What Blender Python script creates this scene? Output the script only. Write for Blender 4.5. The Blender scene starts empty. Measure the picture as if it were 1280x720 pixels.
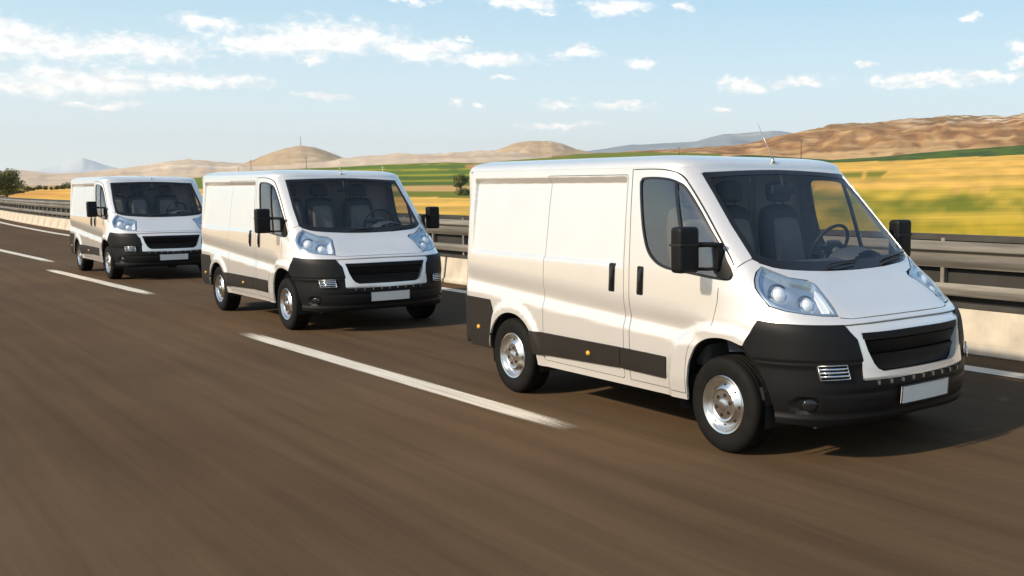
import bpy, bmesh, math, random
from mathutils import Vector, noise
from mathutils.geometry import delaunay_2d_cdt
random.seed(7)
R = math.radians
scene = bpy.context.scene
C = scene.collection

# ------------------------------------------------------------------ camera, sky, sun
YAW = 48.46                       # the road runs along +x; the camera looks across it
CAMH = 1.843
cam_d = bpy.data.cameras.new('camera'); cam = bpy.data.objects.new('camera', cam_d); C.objects.link(cam)
cam.location = (0, 0, CAMH); cam.rotation_euler = (R(90 - 5.6345), 0, R(YAW))
cam_d.sensor_width = 36; cam_d.lens = 35.47; cam_d.shift_x = -0.1827
cam_d.clip_start = .1; cam_d.clip_end = 60000
scene.camera = cam

SUN_EL, SUN_AZ = 33.0, 268.0      # azimuth of the sun, measured in the xy plane from +x
sun_d = bpy.data.lights.new('sun', 'SUN'); sun = bpy.data.objects.new('sun', sun_d); C.objects.link(sun)
sun_d.energy = 4.25; sun_d.angle = R(2.5); sun_d.color = (1, .85, .64)
sv = Vector((math.cos(R(SUN_EL)) * math.cos(R(SUN_AZ)), math.cos(R(SUN_EL)) * math.sin(R(SUN_AZ)), math.sin(R(SUN_EL))))
sun.rotation_euler = sv.to_track_quat('Z', 'Y').to_euler()
scene.view_settings.view_transform = 'Standard'; scene.view_settings.look = 'None'
scene.view_settings.exposure = 0.27; scene.view_settings.gamma = 1
scene.render.engine = 'CYCLES'

F_PX, CX, HOR = 1261.15, 873.9, 235.6
def elev_tan(u, v):
    x = (u - CX) / F_PX; y = -(v - 360) / F_PX; p = R(5.6345)
    d = (x, math.cos(p) + y * math.sin(p), -math.sin(p) + y * math.cos(p))
    return d[2] / math.hypot(d[0], d[1])
def azim(u):                      # world direction of a bearing
    x = (u - CX) / F_PX; y = -(HOR - 360) / F_PX; p = R(5.6345)
    return math.atan2(math.cos(p) + y * math.sin(p), x) + R(YAW)
def far_pt(u, v, D):
    a = azim(u); return (D * math.cos(a), D * math.sin(a), CAMH + D * elev_tan(u, v))

class NT:
    def __init__(s, nt): s.nt = nt; nt.nodes.clear()
    def n(s, typ, ins=(), **kw):
        nd = s.nt.nodes.new(typ)
        for k, v in kw.items(): setattr(nd, k, v)
        for k, v in (ins.items() if isinstance(ins, dict) else enumerate(ins)):
            if v is None: continue
            if isinstance(v, bpy.types.NodeSocket): s.nt.links.new(v, nd.inputs[k])
            else: nd.inputs[k].default_value = v
        return nd
    def math(s, op, a, b=None, c=None, clamp=False):
        nd = s.n('ShaderNodeMath', [a, b, c], operation=op); nd.use_clamp = clamp; return nd.outputs[0]
    def mix(s, f, a, b, bt='MIX'):
        nd = s.nt.nodes.new('ShaderNodeMix'); nd.data_type = 'RGBA'; nd.blend_type = bt
        for i, v in ((0, f), (6, a), (7, b)):
            if isinstance(v, bpy.types.NodeSocket): s.nt.links.new(v, nd.inputs[i])
            else: nd.inputs[i].default_value = (v if i == 0 else (*v, 1))
        return nd.outputs[2]
    def ramp(s, f, stops):
        nd = s.n('ShaderNodeValToRGB', [f]); e = nd.color_ramp.elements
        while len(e) < len(stops): e.new(.5)
        for el, (p, c) in zip(e, stops): el.position = p; el.color = (*c, 1) if len(c) == 3 else c
        return nd.outputs[0]
    def noise(s, vec, scale, detail=4, rough=.55):
        return s.n('ShaderNodeTexNoise', {'Vector': vec, 'Scale': scale, 'Detail': detail, 'Roughness': rough}).outputs[0]

# cumulus placed by bearing and height: (u, v, half width, half height) in the photograph's pixels
CLOUDS = [(60,58,130,24),(20,38,60,22),(180,62,110,20),(272,30,46,13),(430,48,105,24),(350,56,95,18),(530,62,80,14),(620,76,62,9),
 (725,66,32,9),(803,80,20,6),(770,10,48,13),(655,4,50,11),(690,16,20,4),(858,8,15,5),(1205,22,14,6),(120,100,135,19),(250,102,115,11),(40,108,80,16),
 (410,119,34,6),(627,98,20,5),(700,130,26,5),(780,130,42,6),(1000,102,42,8),(930,108,36,10),(1150,99,80,9),(1235,95,55,8),(1275,60,24,9),(1270,76,22,6),
 (902,138,17,5),(700,155,60,5),(130,127,60,6),(520,2,30,5),(588,50,14,4),(570,128,10,6),(1080,80,20,5),(605,132,14,4),(395,76,22,6)]
world = bpy.data.worlds.new('World'); scene.world = world; world.use_nodes = True
w = NT(world.node_tree)
sky = w.n('ShaderNodeTexSky'); sky.sky_type = 'NISHITA'; sky.sun_disc = False
sky.sun_elevation = R(SUN_EL); sky.sun_rotation = R(90 - SUN_AZ); sky.altitude = 300; sky.air_density = 1.0; sky.dust_density = 1.6; sky.ozone_density = 1.3
gen = w.n('ShaderNodeTexCoord').outputs['Generated']
sep = w.n('ShaderNodeSeparateXYZ', [gen])
hyp = w.math('SQRT', w.math('ADD', w.math('MULTIPLY', sep.outputs[0], sep.outputs[0]), w.math('MULTIPLY', sep.outputs[1], sep.outputs[1])))
# angle from the camera's bearing (degrees, right positive) and height angle
ca, sa = math.cos(R(YAW)), math.sin(R(YAW))
xr = w.math('ADD', w.math('MULTIPLY', sep.outputs[0], ca), w.math('MULTIPLY', sep.outputs[1], sa))
yr = w.math('ADD', w.math('MULTIPLY', sep.outputs[0], -sa), w.math('MULTIPLY', sep.outputs[1], ca))
az = w.math('MULTIPLY', w.math('ARCTAN2', xr, yr), 57.29578)
el = w.math('MULTIPLY', w.math('ARCTAN2', sep.outputs[2], hyp), 57.29578)
ang = w.n('ShaderNodeCombineXYZ', [az, el, 0.0]).outputs[0]
warp = w.n('ShaderNodeTexNoise', {'Vector': w.n('ShaderNodeMapping', {'Vector': ang, 'Scale': (1, 1.7, 1)}).outputs[0], 'Scale': .55, 'Detail': 7, 'Roughness': .62})
wv = w.n('ShaderNodeVectorMath', [warp.outputs['Color'], (.5, .5, .5)], operation='SUBTRACT').outputs[0]
wv = w.n('ShaderNodeVectorMath', [wv, (2.6, 1.6, 0)], operation='MULTIPLY').outputs[0]
ang2 = w.n('ShaderNodeVectorMath', [ang, wv], operation='ADD').outputs[0]
field = None
for (u, v, ru, rv) in CLOUDS:
    a0 = math.degrees(math.atan((u - CX) / F_PX)); e0 = math.degrees(math.atan(elev_tan(u, v)))
    k = 180 / math.pi / F_PX * (math.cos(R(a0)) ** 1.5)
    d = w.n('ShaderNodeVectorMath', [ang2, (a0, e0, 0)], operation='SUBTRACT').outputs[0]
    d = w.n('ShaderNodeVectorMath', [d, (.90 / (ru * k), .86 / (rv * k), 0)], operation='MULTIPLY').outputs[0]
    ln = w.n('ShaderNodeVectorMath', [d], operation='LENGTH').outputs['Value']
    f = w.math('SUBTRACT', 1.0, ln)
    field = f if field is None else w.math('MAXIMUM', field, f)
# the same fair-weather cumulus goes on outside the frame
outn = w.n('ShaderNodeTexNoise', {'Vector': w.n('ShaderNodeMapping', {'Vector': ang2, 'Scale': (.6, 1.9, 1)}).outputs[0], 'Scale': .09, 'Detail': 5, 'Roughness': .5}).outputs[0]
outside = w.math('MAXIMUM', w.math('GREATER_THAN', w.math('ABSOLUTE', w.math('ADD', az, 8.7)), 30.0), w.math('GREATER_THAN', el, 12.5))
band = w.math('MULTIPLY', w.math('LESS_THAN', el, 40.0), w.math('GREATER_THAN', el, 1.0))
outf = w.math('SUBTRACT', w.math('MULTIPLY', w.math('SUBTRACT', outn, .60), 4.0), w.math('MULTIPLY', w.math('SUBTRACT', 1.0, w.math('MULTIPLY', outside, band)), 9.0))
field = w.math('MAXIMUM', field, outf)
fine = w.noise(w.n('ShaderNodeMapping', {'Vector': ang, 'Scale': (1, 1.5, 1)}).outputs[0], 1.5, 8, .62)
field = w.math('ADD', field, w.math('MULTIPLY', w.math('SUBTRACT', fine, .5), 1.5))
mask = w.n('ShaderNodeMapRange', {'Value': field, 'From Min': -.05, 'From Max': .85}); mask.interpolation_type = 'SMOOTHSTEP'
mask = w.math('MULTIPLY', mask.outputs[0], .95)
shade = w.noise(w.n('ShaderNodeMapping', {'Vector': ang, 'Scale': (1, 1.8, 1)}).outputs[0], 1.1, 5, .6)
ccol = w.ramp(shade, [(.36, (6.9, 7.0, 7.1)), (.58, (9.3, 8.9, 8.3))])
skyc = w.n('ShaderNodeHueSaturation', {'Color': sky.outputs[0], 'Saturation': .95, 'Value': 1.1}).outputs[0]
hz = w.n('ShaderNodeMapRange', {'Value': el, 'From Min': 0.0, 'From Max': 70.0, 'To Min': .92, 'To Max': .25})
air = w.ramp(w.n('ShaderNodeMapRange', {'Value': el, 'From Min': -4.0, 'From Max': 40.0}).outputs[0],
             [(0.0, (8.2, 7.9, 7.2)), (.10, (7.7, 7.8, 7.4)), (.20, (5.6, 6.8, 7.2)), (.32, (3.7, 5.5, 6.6)), (.60, (2.5, 4.2, 5.9)), (1.0, (2.0, 3.5, 5.4))])
skyc = w.mix(hz.outputs[0], skyc, air)
colr = w.mix(mask, skyc, ccol)
bg = w.n('ShaderNodeBackground', {'Color': colr, 'Strength': .122})
w.n('ShaderNodeOutputWorld', [bg.outputs[0]])

# ------------------------------------------------------------------ helpers
def link(name, me, mat=None, parent=None, loc=None):
    o = bpy.data.objects.new(name, me); C.objects.link(o)
    if mat is not None and me is not None:
        for m in (mat if isinstance(mat, (list, tuple)) else [mat]): me.materials.append(m)
    if parent: o.parent = parent
    if loc: o.location = loc
    return o
def empty(name, loc=(0, 0, 0), rz=0):
    o = bpy.data.objects.new(name, None); C.objects.link(o); o.location = loc; o.rotation_euler = (0, 0, rz); o.empty_display_size = .2; return o
def tag(o, label=None, cat=None, group=None, kind=None):
    for k, v in (('label', label), ('category', cat), ('group', group), ('kind', kind)):
        if v: o[k] = v
    return o
def mesh_from(name, verts, faces, smooth=False):
    me = bpy.data.meshes.new(name); me.from_pydata([tuple(v) for v in verts], [], faces); me.validate()
    if smooth: me.shade_smooth()
    return me
class MB:
    def __init__(s): s.v = []; s.f = []
    def add(s, vs, fs):
        b = len(s.v); s.v += [tuple(p) for p in vs]; s.f += [tuple(b + i for i in f) for f in fs]; return s
    def box(s, lo, hi):
        x0, y0, z0 = lo; x1, y1, z1 = hi
        return s.add([(x0,y0,z0),(x1,y0,z0),(x1,y1,z0),(x0,y1,z0),(x0,y0,z1),(x1,y0,z1),(x1,y1,z1),(x0,y1,z1)],
                     [(0,3,2,1),(4,5,6,7),(0,1,5,4),(1,2,6,5),(2,3,7,6),(3,0,4,7)])
    def tube(s, pts, r, n=8, caps=True):
        pts = [Vector(p) for p in pts]; rs = r if isinstance(r, (list, tuple)) else [r] * len(pts); vs = []; fs = []
        for i, p in enumerate(pts):
            t = (pts[min(i + 1, len(pts) - 1)] - pts[max(i - 1, 0)]).normalized()
            a = t.orthogonal().normalized() if i == 0 else (a - t * a.dot(t)).normalized()
            b = t.cross(a)
            vs += [p + (a * math.cos(2 * math.pi * k / n) + b * math.sin(2 * math.pi * k / n)) * rs[i] for k in range(n)]
            if i: fs += [((i-1)*n+k, (i-1)*n+(k+1) % n, i*n+(k+1) % n, i*n+k) for k in range(n)]
        if caps: fs += [tuple(range(n))[::-1], tuple((len(pts)-1)*n + k for k in range(n))]
        return s.add(vs, fs)
    def lathe_y(s, prof, c=(0, 0, 0), n=48, close=False):   # profile of (radius, y)
        vs = []; fs = []
        for (r, y) in prof:
            vs += [(c[0] + r * math.cos(2*math.pi*k/n), c[1] + y, c[2] + r * math.sin(2*math.pi*k/n)) for k in range(n)]
        m = len(prof)
        for i in range(m - 1 + (1 if close else 0)):
            j = (i + 1) % m
            fs += [(i*n+k, i*n+(k+1) % n, j*n+(k+1) % n, j*n+k) for k in range(n)]
        return s.add(vs, fs)
    def mirror(s):
        return MB().add([(x, -y, z) for x, y, z in s.v], [f[::-1] for f in s.f])
    def mesh(s, name, smooth=False, angle=None, bevel=0, seg=2):
        me = bpy.data.meshes.new(name); bm = bmesh.new(); vs = [bm.verts.new(v) for v in s.v]
        for f in s.f:
            try: bm.faces.new([vs[i] for i in f])
            except ValueError: pass
        bmesh.ops.remove_doubles(bm, verts=bm.verts, dist=1e-5)
        bmesh.ops.recalc_face_normals(bm, faces=bm.faces)
        if bevel: bmesh.ops.bevel(bm, geom=[e for e in bm.edges if len(e.link_faces) == 2 and e.calc_face_angle() > .5], offset=bevel, segments=seg, affect='EDGES', profile=.6, clamp_overlap=True)
        if angle is not None:
            for e in bm.edges: e.smooth = len(e.link_faces) == 2 and e.calc_face_angle() < angle
            for f in bm.faces: f.smooth = True
        elif smooth:
            for f in bm.faces: f.smooth = True
        bm.to_mesh(me); bm.free(); return me
    def build(s, name, mat, parent=None, loc=None, **kw): return link(name, s.mesh(name, **kw), mat, parent, loc)

def new_mat(name): 
    m = bpy.data.materials.new(name); m.use_nodes = True; return m, NT(m.node_tree)
def simple(name, col, rough=.5, metal=0, coat=0, bump=0, bscale=200, var=0, vscale=8, spec=.5, coat_rough=.03):
    m, t = new_mat(name)
    oc = t.n('ShaderNodeTexCoord').outputs['Object']
    c = (*col, 1)
    if var:
        nz = t.noise(oc, vscale, 5)
        c = t.mix(t.n('ShaderNodeMapRange', [nz, .3, .7, 0.0, 1.0]).outputs[0], tuple(x * (1 - var) for x in col), tuple(min(1, x * (1 + var)) for x in col))
    b = t.n('ShaderNodeBsdfPrincipled', {'Base Color': c, 'Roughness': rough, 'Metallic': metal, 'Coat Weight': coat, 'Coat Roughness': coat_rough, 'Specular IOR Level': spec})
    if bump:
        bn = t.n('ShaderNodeBump', {'Strength': bump, 'Distance': .002, 'Height': t.noise(oc, bscale, 3)})
        t.nt.links.new(bn.outputs[0], b.inputs['Normal'])
    t.n('ShaderNodeOutputMaterial', [b.outputs[0]]); return m
def glass_mat(name, tint, rough=.0, ior=1.5):
    m, t = new_mat(name)
    f0 = ((ior-1)/(ior+1))**2; lw = t.n('ShaderNodeLayerWeight', {'Blend': .5}).outputs['Facing']
    fr = t.math('ADD', f0, t.math('MULTIPLY', t.math('POWER', lw, 5.0), 1-f0))
    tr = t.n('ShaderNodeBsdfTransparent', [(*tint, 1)]); gl = t.n('ShaderNodeBsdfGlossy', {'Color': (1, 1, 1, 1), 'Roughness': rough})
    mx = t.n('ShaderNodeMixShader', [fr, tr.outputs[0], gl.outputs[0]])
    t.n('ShaderNodeOutputMaterial', [mx.outputs[0]]); return m

M = {}
M['paint'] = simple('white_pearl_paint', (.83, .80, .76), .29, .48, 1.0, var=.02, vscale=3)
M['plastic'] = simple('black_bumper_plastic', (.0065, .0065, .0072), .5, 0, 0, bump=.25, bscale=900, var=.15, vscale=5, spec=.22)
M['moulding'] = simple('dark_grey_moulding', (.021, .017, .014), .5, 0, 0, spec=.25, bump=.2, bscale=900, var=.12, vscale=5)
M['gloss'] = simple('gloss_black', (.012, .012, .013), .16)
M['rubber'] = simple('black_rubber', (.016, .016, .016), .62, var=.3, vscale=14)
M['tyre'] = simple('tyre_rubber', (.007, .0065, .006), .75, spec=.2, bump=.5, bscale=120, var=.35, vscale=9)
M['steel'] = simple('polished_steel', (.74, .73, .71), .27, 1.0, var=.06, vscale=20)
M['dullsteel'] = simple('satin_steel', (.62, .60, .57), .34, 1.0, var=.1, vscale=30)
M['chrome'] = simple('chrome', (.85, .86, .88), .08, 1.0)
M['reflector'] = simple('lamp_reflector', (.55, .62, .69), .13, .8)
M['darkchrome'] = simple('dark_chrome', (.18, .20, .23), .2, 1.0)
M['bulb'] = simple('lamp_lens', (.93, .94, .96), .12, .15, 1)
M['under'] = simple('underbody_black', (.012, .011, .010), .8)
M['cloth'] = simple('grey_seat_cloth', (.22, .20, .185), .9, bump=.5, bscale=500, var=.12, vscale=6)
M['cloth_dark'] = simple('dark_seat_cloth', (.07, .068, .066), .85, bump=.5, bscale=500)
M['trim'] = simple('grey_cab_trim', (.34, .325, .31), .8, var=.06)
M['dash'] = simple('dashboard_plastic', (.07, .08, .10), .6)
M['plate'] = simple('plate_white', (.78, .76, .70), .4, var=.03)
M['amber'] = simple('amber_lens', (.75, .36, .02), .15, 0, 1)
M['red'] = simple('red_lens', (.45, .02, .015), .12, 0, 1)
M['ws'] = glass_mat('tinted_windscreen', (.74, .75, .76))
M['win'] = glass_mat('tinted_side_glass', (.80, .76, .70), ior=2.4)
M['lens'] = glass_mat('clear_lamp_lens', (.93, .95, .96), ior=1.38)

# ------------------------------------------------------------------ van body surface (x forward, y left, z up, origin under the front axle)
def pchip(xs, ys):
    n = len(xs); h = [xs[i+1]-xs[i] for i in range(n-1)]; d = [(ys[i+1]-ys[i])/h[i] for i in range(n-1)]
    m = [0]*n; m[0] = d[0]; m[-1] = d[-1]
    for i in range(1, n-1):
        if d[i-1]*d[i] > 0:
            a = 2*h[i]+h[i-1]; b = h[i]+2*h[i-1]; m[i] = (a+b)/(a/d[i-1]+b/d[i])
    def f(x):
        if x <= xs[0]: return ys[0]+m[0]*(x-xs[0])
        if x >= xs[-1]: return ys[-1]+m[-1]*(x-xs[-1])
        i = 0
        while x > xs[i+1]: i += 1
        t = (x-xs[i])/h[i]; t2 = t*t; t3 = t2*t
        return (2*t3-3*t2+1)*ys[i]+(t3-2*t2+t)*h[i]*m[i]+(-2*t3+3*t2)*ys[i+1]+(t3-t2)*h[i]*m[i+1]
    return f
def table(f, lo=.1, hi=2.1, n=800):
    t = [f(lo + (hi-lo)*i/n) for i in range(n+1)]
    def g(x):
        q = (x-lo)/(hi-lo)*n; q = min(max(q, 0), n-1e-6); i = int(q); return t[i]+(t[i+1]-t[i])*(q-i)
    return g
XF = table(pchip([.20,.28,.34,.42,.52,.63,.78,.88,.925,.97,1.0,1.1,1.245,1.365,1.6,1.8,2.0], [.83,.885,.92,.945,.95,.935,.91,.885,.86,.81,.765,.605,.355,.215,-.04,-.25,-.462]))
WZ = table(pchip([.2,.35,.5,.9,1.0,1.2,1.4,1.7,2.0], [.985,1.0,1.018,1.02,1.014,1.004,.99,.968,.938]))
XS = table(pchip([.2,.9,1.0,1.15,1.365,1.6,2.0], [0,0,-.1,-.3,-.42,-.65,-1.15]))
NN = table(pchip([.2,.9,1.0,1.15,1.365,1.6,2.0], [2.8,2.8,3.0,4.0,4.4,4.8,6.0]))
XR = lambda z: -3.61 + max(0, z-1.6)*.05
def Yxz(x, z):
    wd = WZ(z); xs = XS(z)
    if x > xs:
        q = min((x-xs)/(XF(z)-xs), .9999); n = NN(z); return wd*(1-q**n)**(1/n)
    xr_ = XR(z); d = x - xr_
    if d < .07: d = max(d, 0); return wd - .07 + math.sqrt(max(0, .07**2-(.07-d)**2))
    return wd
def Xyz(y, z):
    wd = WZ(z); xs = XS(z); n = NN(z); return xs+(XF(z)-xs)*max(1-abs(y/wd)**n, 1e-6)**(1/n)
def PZ(p, z):
    if p > 1: x, y, z = PZ(2-p, z); return (x, -y, z)
    wd = WZ(z); xs = XS(z); n = NN(z)
    if p <= 0: return (xs+p, -wd, z)
    a = p*math.pi/2; s_, c_ = math.sin(a), max(math.cos(a), 0); r = (s_**n+c_**n)**(-1/n)
    return (xs+(XF(z)-xs)*r*s_, -wd*r*c_, z)
def P_of(x, y, z):
    xs = XS(z); q = math.atan2((x-xs)/(XF(z)-xs), abs(y)/WZ(z))/(math.pi/2) if x > xs else x-xs
    return 2-q if y > 0 else q
SX = lambda x, z: Vector((x, -Yxz(x, z), z))
SY = lambda y, z: Vector((Xyz(y, z), y, z))
SP = lambda p, z: Vector(PZ(p, z))
def sst(a, b, x):
    t = min(max((x-a)/(b-a), 0), 1); return t*t*(3-2*t)
HF, HR = (0.0, .34), (-2.8, .34)
def relief(P):
    x, y, z = P; d = 0
    if x < .05:                                            # pressed panel above the belt
        k = sst(-3.487, -3.462, x)*(1-sst(-1.152, -1.130, x))*sst(1.235, 1.285, z)*(1-sst(1.888, 1.938, z)); d -= k*(.016+.034*min(1, max(0, (z-1.25)/.65)))
    if x < .3 and z < 1.2:                                 # belt crease
        zb = .985-.155*(x+3.5)/3.2; fade = (1-sst(-.45, -.05, x))*sst(-3.60, -3.50, x)
        if z > zb: d -= .026*math.exp(-((z-zb)/.085)**2)*fade
        else: d -= .026*(1-sst(0, .11, zb-z))*fade
    for (cx, cz, r0) in ((-2.74, .34, .41), (-.03 if x < .0 else .03, .37, .44)):
        dx, dz = x-cx, z-cz
        n = 2.0 if cx < -1 else 2.6
        r = (abs(dx)**n+abs(dz)**n)**(1/n)
        if z > .2: d += .022*(1-sst(r0+.035, r0+.115, r))*(1 if x < .30 else max(0, 1-(x-.30)/.2))
    return d
def relief_nose(P):
    x, y, z = P; d = .010
    d += .012*sst(.66, .70, z) - .006*math.exp(-((z-.70)/.012)**2)
    d -= .006*math.exp(-((z-.50)/.018)**2)*(1-sst(.5, .9, abs(y)))
    r = math.hypot((abs(y)-.858)/.062, (z-.428)/.058); d -= .014*(1-sst(.72, 1.0, r))*(1 if x > .4 else 0)
    d += .014*(1-sst(.33, .37, z))
    return d
def nofn(P): return 0
def pip(p, poly):
    x, y = p; c = False; j = len(poly)-1
    for i in range(len(poly)):
        xi, yi = poly[i]; xj, yj = poly[j]
        if (yi > y) != (yj > y) and x < (xj-xi)*(y-yi)/(yj-yi)+xi: c = not c
        j = i
    return c
def segd(p, a, b):
    ax, ay = a; bx, by = b; dx, dy = bx-ax, by-ay; L = dx*dx+dy*dy
    t = 0 if L == 0 else max(0, min(1, ((p[0]-ax)*dx+(p[1]-ay)*dy)/L)); return math.hypot(p[0]-ax-t*dx, p[1]-ay-t*dy)
def dens(poly, st):
    o = []
    for i in range(len(poly)):
        a, b = poly[i], poly[(i+1) % len(poly)]; n = max(1, math.ceil(math.hypot(b[0]-a[0], b[1]-a[1])/st))
        o += [(a[0]+(b[0]-a[0])*k/n, a[1]+(b[1]-a[1])*k/n) for k in range(n)]
    return o
def spline(pts, n=4, closed=False):
    o = []; m = len(pts); rng = m if closed else m-1
    g = lambda i: pts[i % m] if closed else pts[min(max(i, 0), m-1)]
    for i in range(rng):
        p0, p1, p2, p3 = g(i-1), g(i), g(i+1), g(i+2)
        for k in range(n):
            t = k/n; o.append(tuple(.5*((2*b)+(-a+c)*t+(2*a-5*b+4*c-d)*t*t+(-a+3*b-3*c+d)*t**3) for a, b, c, d in zip(p0, p1, p2, p3)))
    if not closed: o.append(pts[-1])
    return o
def rounded(poly, r, n=4):
    o = []
    for i in range(len(poly)):
        a, b, c = Vector(poly[i-1]), Vector(poly[i]), Vector(poly[(i+1) % len(poly)])
        u, v = (a-b), (c-b); k = min(r, u.length*.45, v.length*.45); p, q = b+u.normalized()*k, b+v.normalized()*k
        for j in range(n+1):
            t = j/n; o.append(tuple(p*(1-t)**2+b*2*t*(1-t)+q*t*t))
    return o
def sheet(outline, holes=(), st=.035, base=SX, rel=relief, off=0, flange=.018, mirror=False, both=False, extra=()):
    """A panel cut from the body surface: triangulated outline with holes, true normals, turned-in edges."""
    loops = [dens(outline, st)]+[dens(h, st) for h in holes]
    v2 = []; ed = []
    for lp in loops:
        b = len(v2); v2 += lp; ed += [(b+i, b+(i+1) % len(lp)) for i in range(len(lp))]
    nb = len(v2)
    segs = [(v2[a], v2[b]) for a, b in ed]
    x0, x1 = min(p[0] for p in loops[0]), max(p[0] for p in loops[0]); y0, y1 = min(p[1] for p in loops[0]), max(p[1] for p in loops[0])
    # coarse buckets keep the distance test cheap
    bk = {}
    for s_ in segs:
        bx0, bx1 = sorted((s_[0][0], s_[1][0])); by0, by1 = sorted((s_[0][1], s_[1][1]))
        for i in range(int((bx0-x0)/st)-1, int((bx1-x0)/st)+2):
            for j in range(int((by0-y0)/st)-1, int((by1-y0)/st)+2): bk.setdefault((i, j), []).append(s_)
    ny = int((y1-y0)/st)+1
    for j in range(1, ny+1):
        yy = y0+j*st; xx = x0+st*(.5 if j % 2 else 0)
        while xx < x1:
            xx += st
            q = (xx, yy); c_ = bk.get((int((xx-x0)/st), int((yy-y0)/st)), ())
            if c_ and min(segd(q, *s_) for s_ in c_) < st*.45: continue
            if pip(q, loops[0]) and not any(pip(q, h) for h in loops[1:]): v2.append(q)
    for q in extra:
        c_ = bk.get((int((q[0]-x0)/st), int((q[1]-y0)/st)), ())
        if c_ and min(segd(q, *s_) for s_ in c_) < .004: continue
        if pip(q, loops[0]) and not any(pip(q, h) for h in loops[1:]): v2.append(q)
    r = delaunay_2d_cdt([Vector(p) for p in v2], ed, [], 0, 1e-6)
    ov, of = r[0], r[2]
    tris = []
    for f in of:
        c_ = (sum(ov[i][0] for i in f)/3, sum(ov[i][1] for i in f)/3)
        if pip(c_, loops[0]) and not any(pip(c_, h) for h in loops[1:]): tris.append(tuple(f))
    # real surface
    def fin(u, v):
        e = 1e-3; P = base(u, v)
        N = (base(u+e, v)-base(u-e, v)).cross(base(u, v+e)-base(u, v-e))
        if N.length < 1e-12: N = Vector((0, -1, 0))
        N.normalize()
        return P, N
    # outward direction sign
    P, N = fin((x0+x1)/2, (y0+y1)/2); sgn = 1 if N.dot(Vector((P.x+1.5, P.y, .1*(P.z-1)))) > 0 else -1
    def full(u, v):
        P, N = fin(u, v); return P+N*sgn*(off+rel(P))
    pts = []; nor = []; e = 2.5e-3
    for p in ov:
        u, v = p; pts.append(full(u, v)); n_ = (full(u+e, v)-full(u-e, v)).cross(full(u, v+e)-full(u, v-e))
        n_ = n_.normalized()*sgn if n_.length > 1e-12 else Vector((0, -1, 0)); nor.append(n_)
    verts = list(pts); faces = []
    for t in tris:
        a, b, c_ = (pts[i] for i in t)
        faces.append(t if (b-a).cross(c_-a).dot(nor[t[0]]) > 0 else t[::-1])
    nsheet = len(faces); normals = list(nor)
    if flange:
        from collections import Counter
        ec = Counter(); order = {}
        for t in faces:
            for k in range(3):
                a, b = t[k], t[(k+1) % 3]; ec[(min(a, b), max(a, b))] += 1; order[(min(a, b), max(a, b))] = (a, b)
        m = {}
        for key, cnt in ec.items():
            if cnt == 1:
                a, b = order[key]
                ids = []
                for i in (a, b):
                    if i not in m:
                        m[i] = len(verts); verts.append(pts[i]); normals.append(None); verts.append(pts[i]-nor[i]*flange); normals.append(None)
                    ids.append(m[i])
                faces.append((ids[1], ids[0], ids[0]+1, ids[1]+1))
    if mirror or both:
        mv = [Vector((p.x, -p.y, p.z)) for p in verts]; mf = [f[::-1] for f in faces]; mn = [None if n_ is None else Vector((n_.x, -n_.y, n_.z)) for n_ in normals]
        if both:
            k = len(verts); verts += mv; normals += mn; faces += [tuple(i+k for i in f) for f in mf]
        else: verts, faces, normals = mv, mf, mn
    me = bpy.data.meshes.new('panel'); me.from_pydata([tuple(v) for v in verts], [], faces)
    me.shade_smooth()
    lns = [None]*len(me.loops); 
    for poly in me.polygons:
        fn = poly.normal.copy()
        for li in poly.loop_indices:
            n_ = normals[me.loops[li].vertex_index]; lns[li] = tuple(n_ if n_ is not None else fn)
    me.normals_split_custom_set(lns)
    return me
def panel(name, mat, parent, outline, **kw):
    return link(name, sheet(outline, **kw), mat, parent)

# ------------------------------------------------------------------ van
def arch(cx, cz, r, a0, a1, n=2.0, k=20, rz=None):
    o = []
    for i in range(k+1):
        a = R(a0+(a1-a0)*i/k); c_, s_ = math.cos(a), math.sin(a); q = (abs(c_)**n+abs(s_)**n)**(-1/n)
        o.append((cx+r*q*c_, cz+(rz or r)*q*s_))
    return o
WSC = [(-.833,1.373),(-.824,1.589),(-.806,1.796),(-.791,1.944),(-.76,1.958),(-.454,1.972),(-.2,1.981),(0,1.984)]      # windscreen opening (y, z), right half
WSB = [(0,1.259),(-.348,1.267),(-.68,1.294),(-.797,1.330),(-.826,1.35)]
def sym(half): return half+[(-y, z) for y, z in half[::-1] if abs(y) > 1e-4]
REAR_ARCH = [(-3.105,.335)]+arch(-2.735,.335,.405,172,4,2.1,22)+[(-2.325,.325)]
FR_ARCH = [(-.343,.33),(-.338,.45),(-.318,.58)]+spline([(-.305,.62),(-.234,.735),(-.13,.795),(0,.818),(.12,.812),(.234,.785)],4)
G = .004
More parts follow.
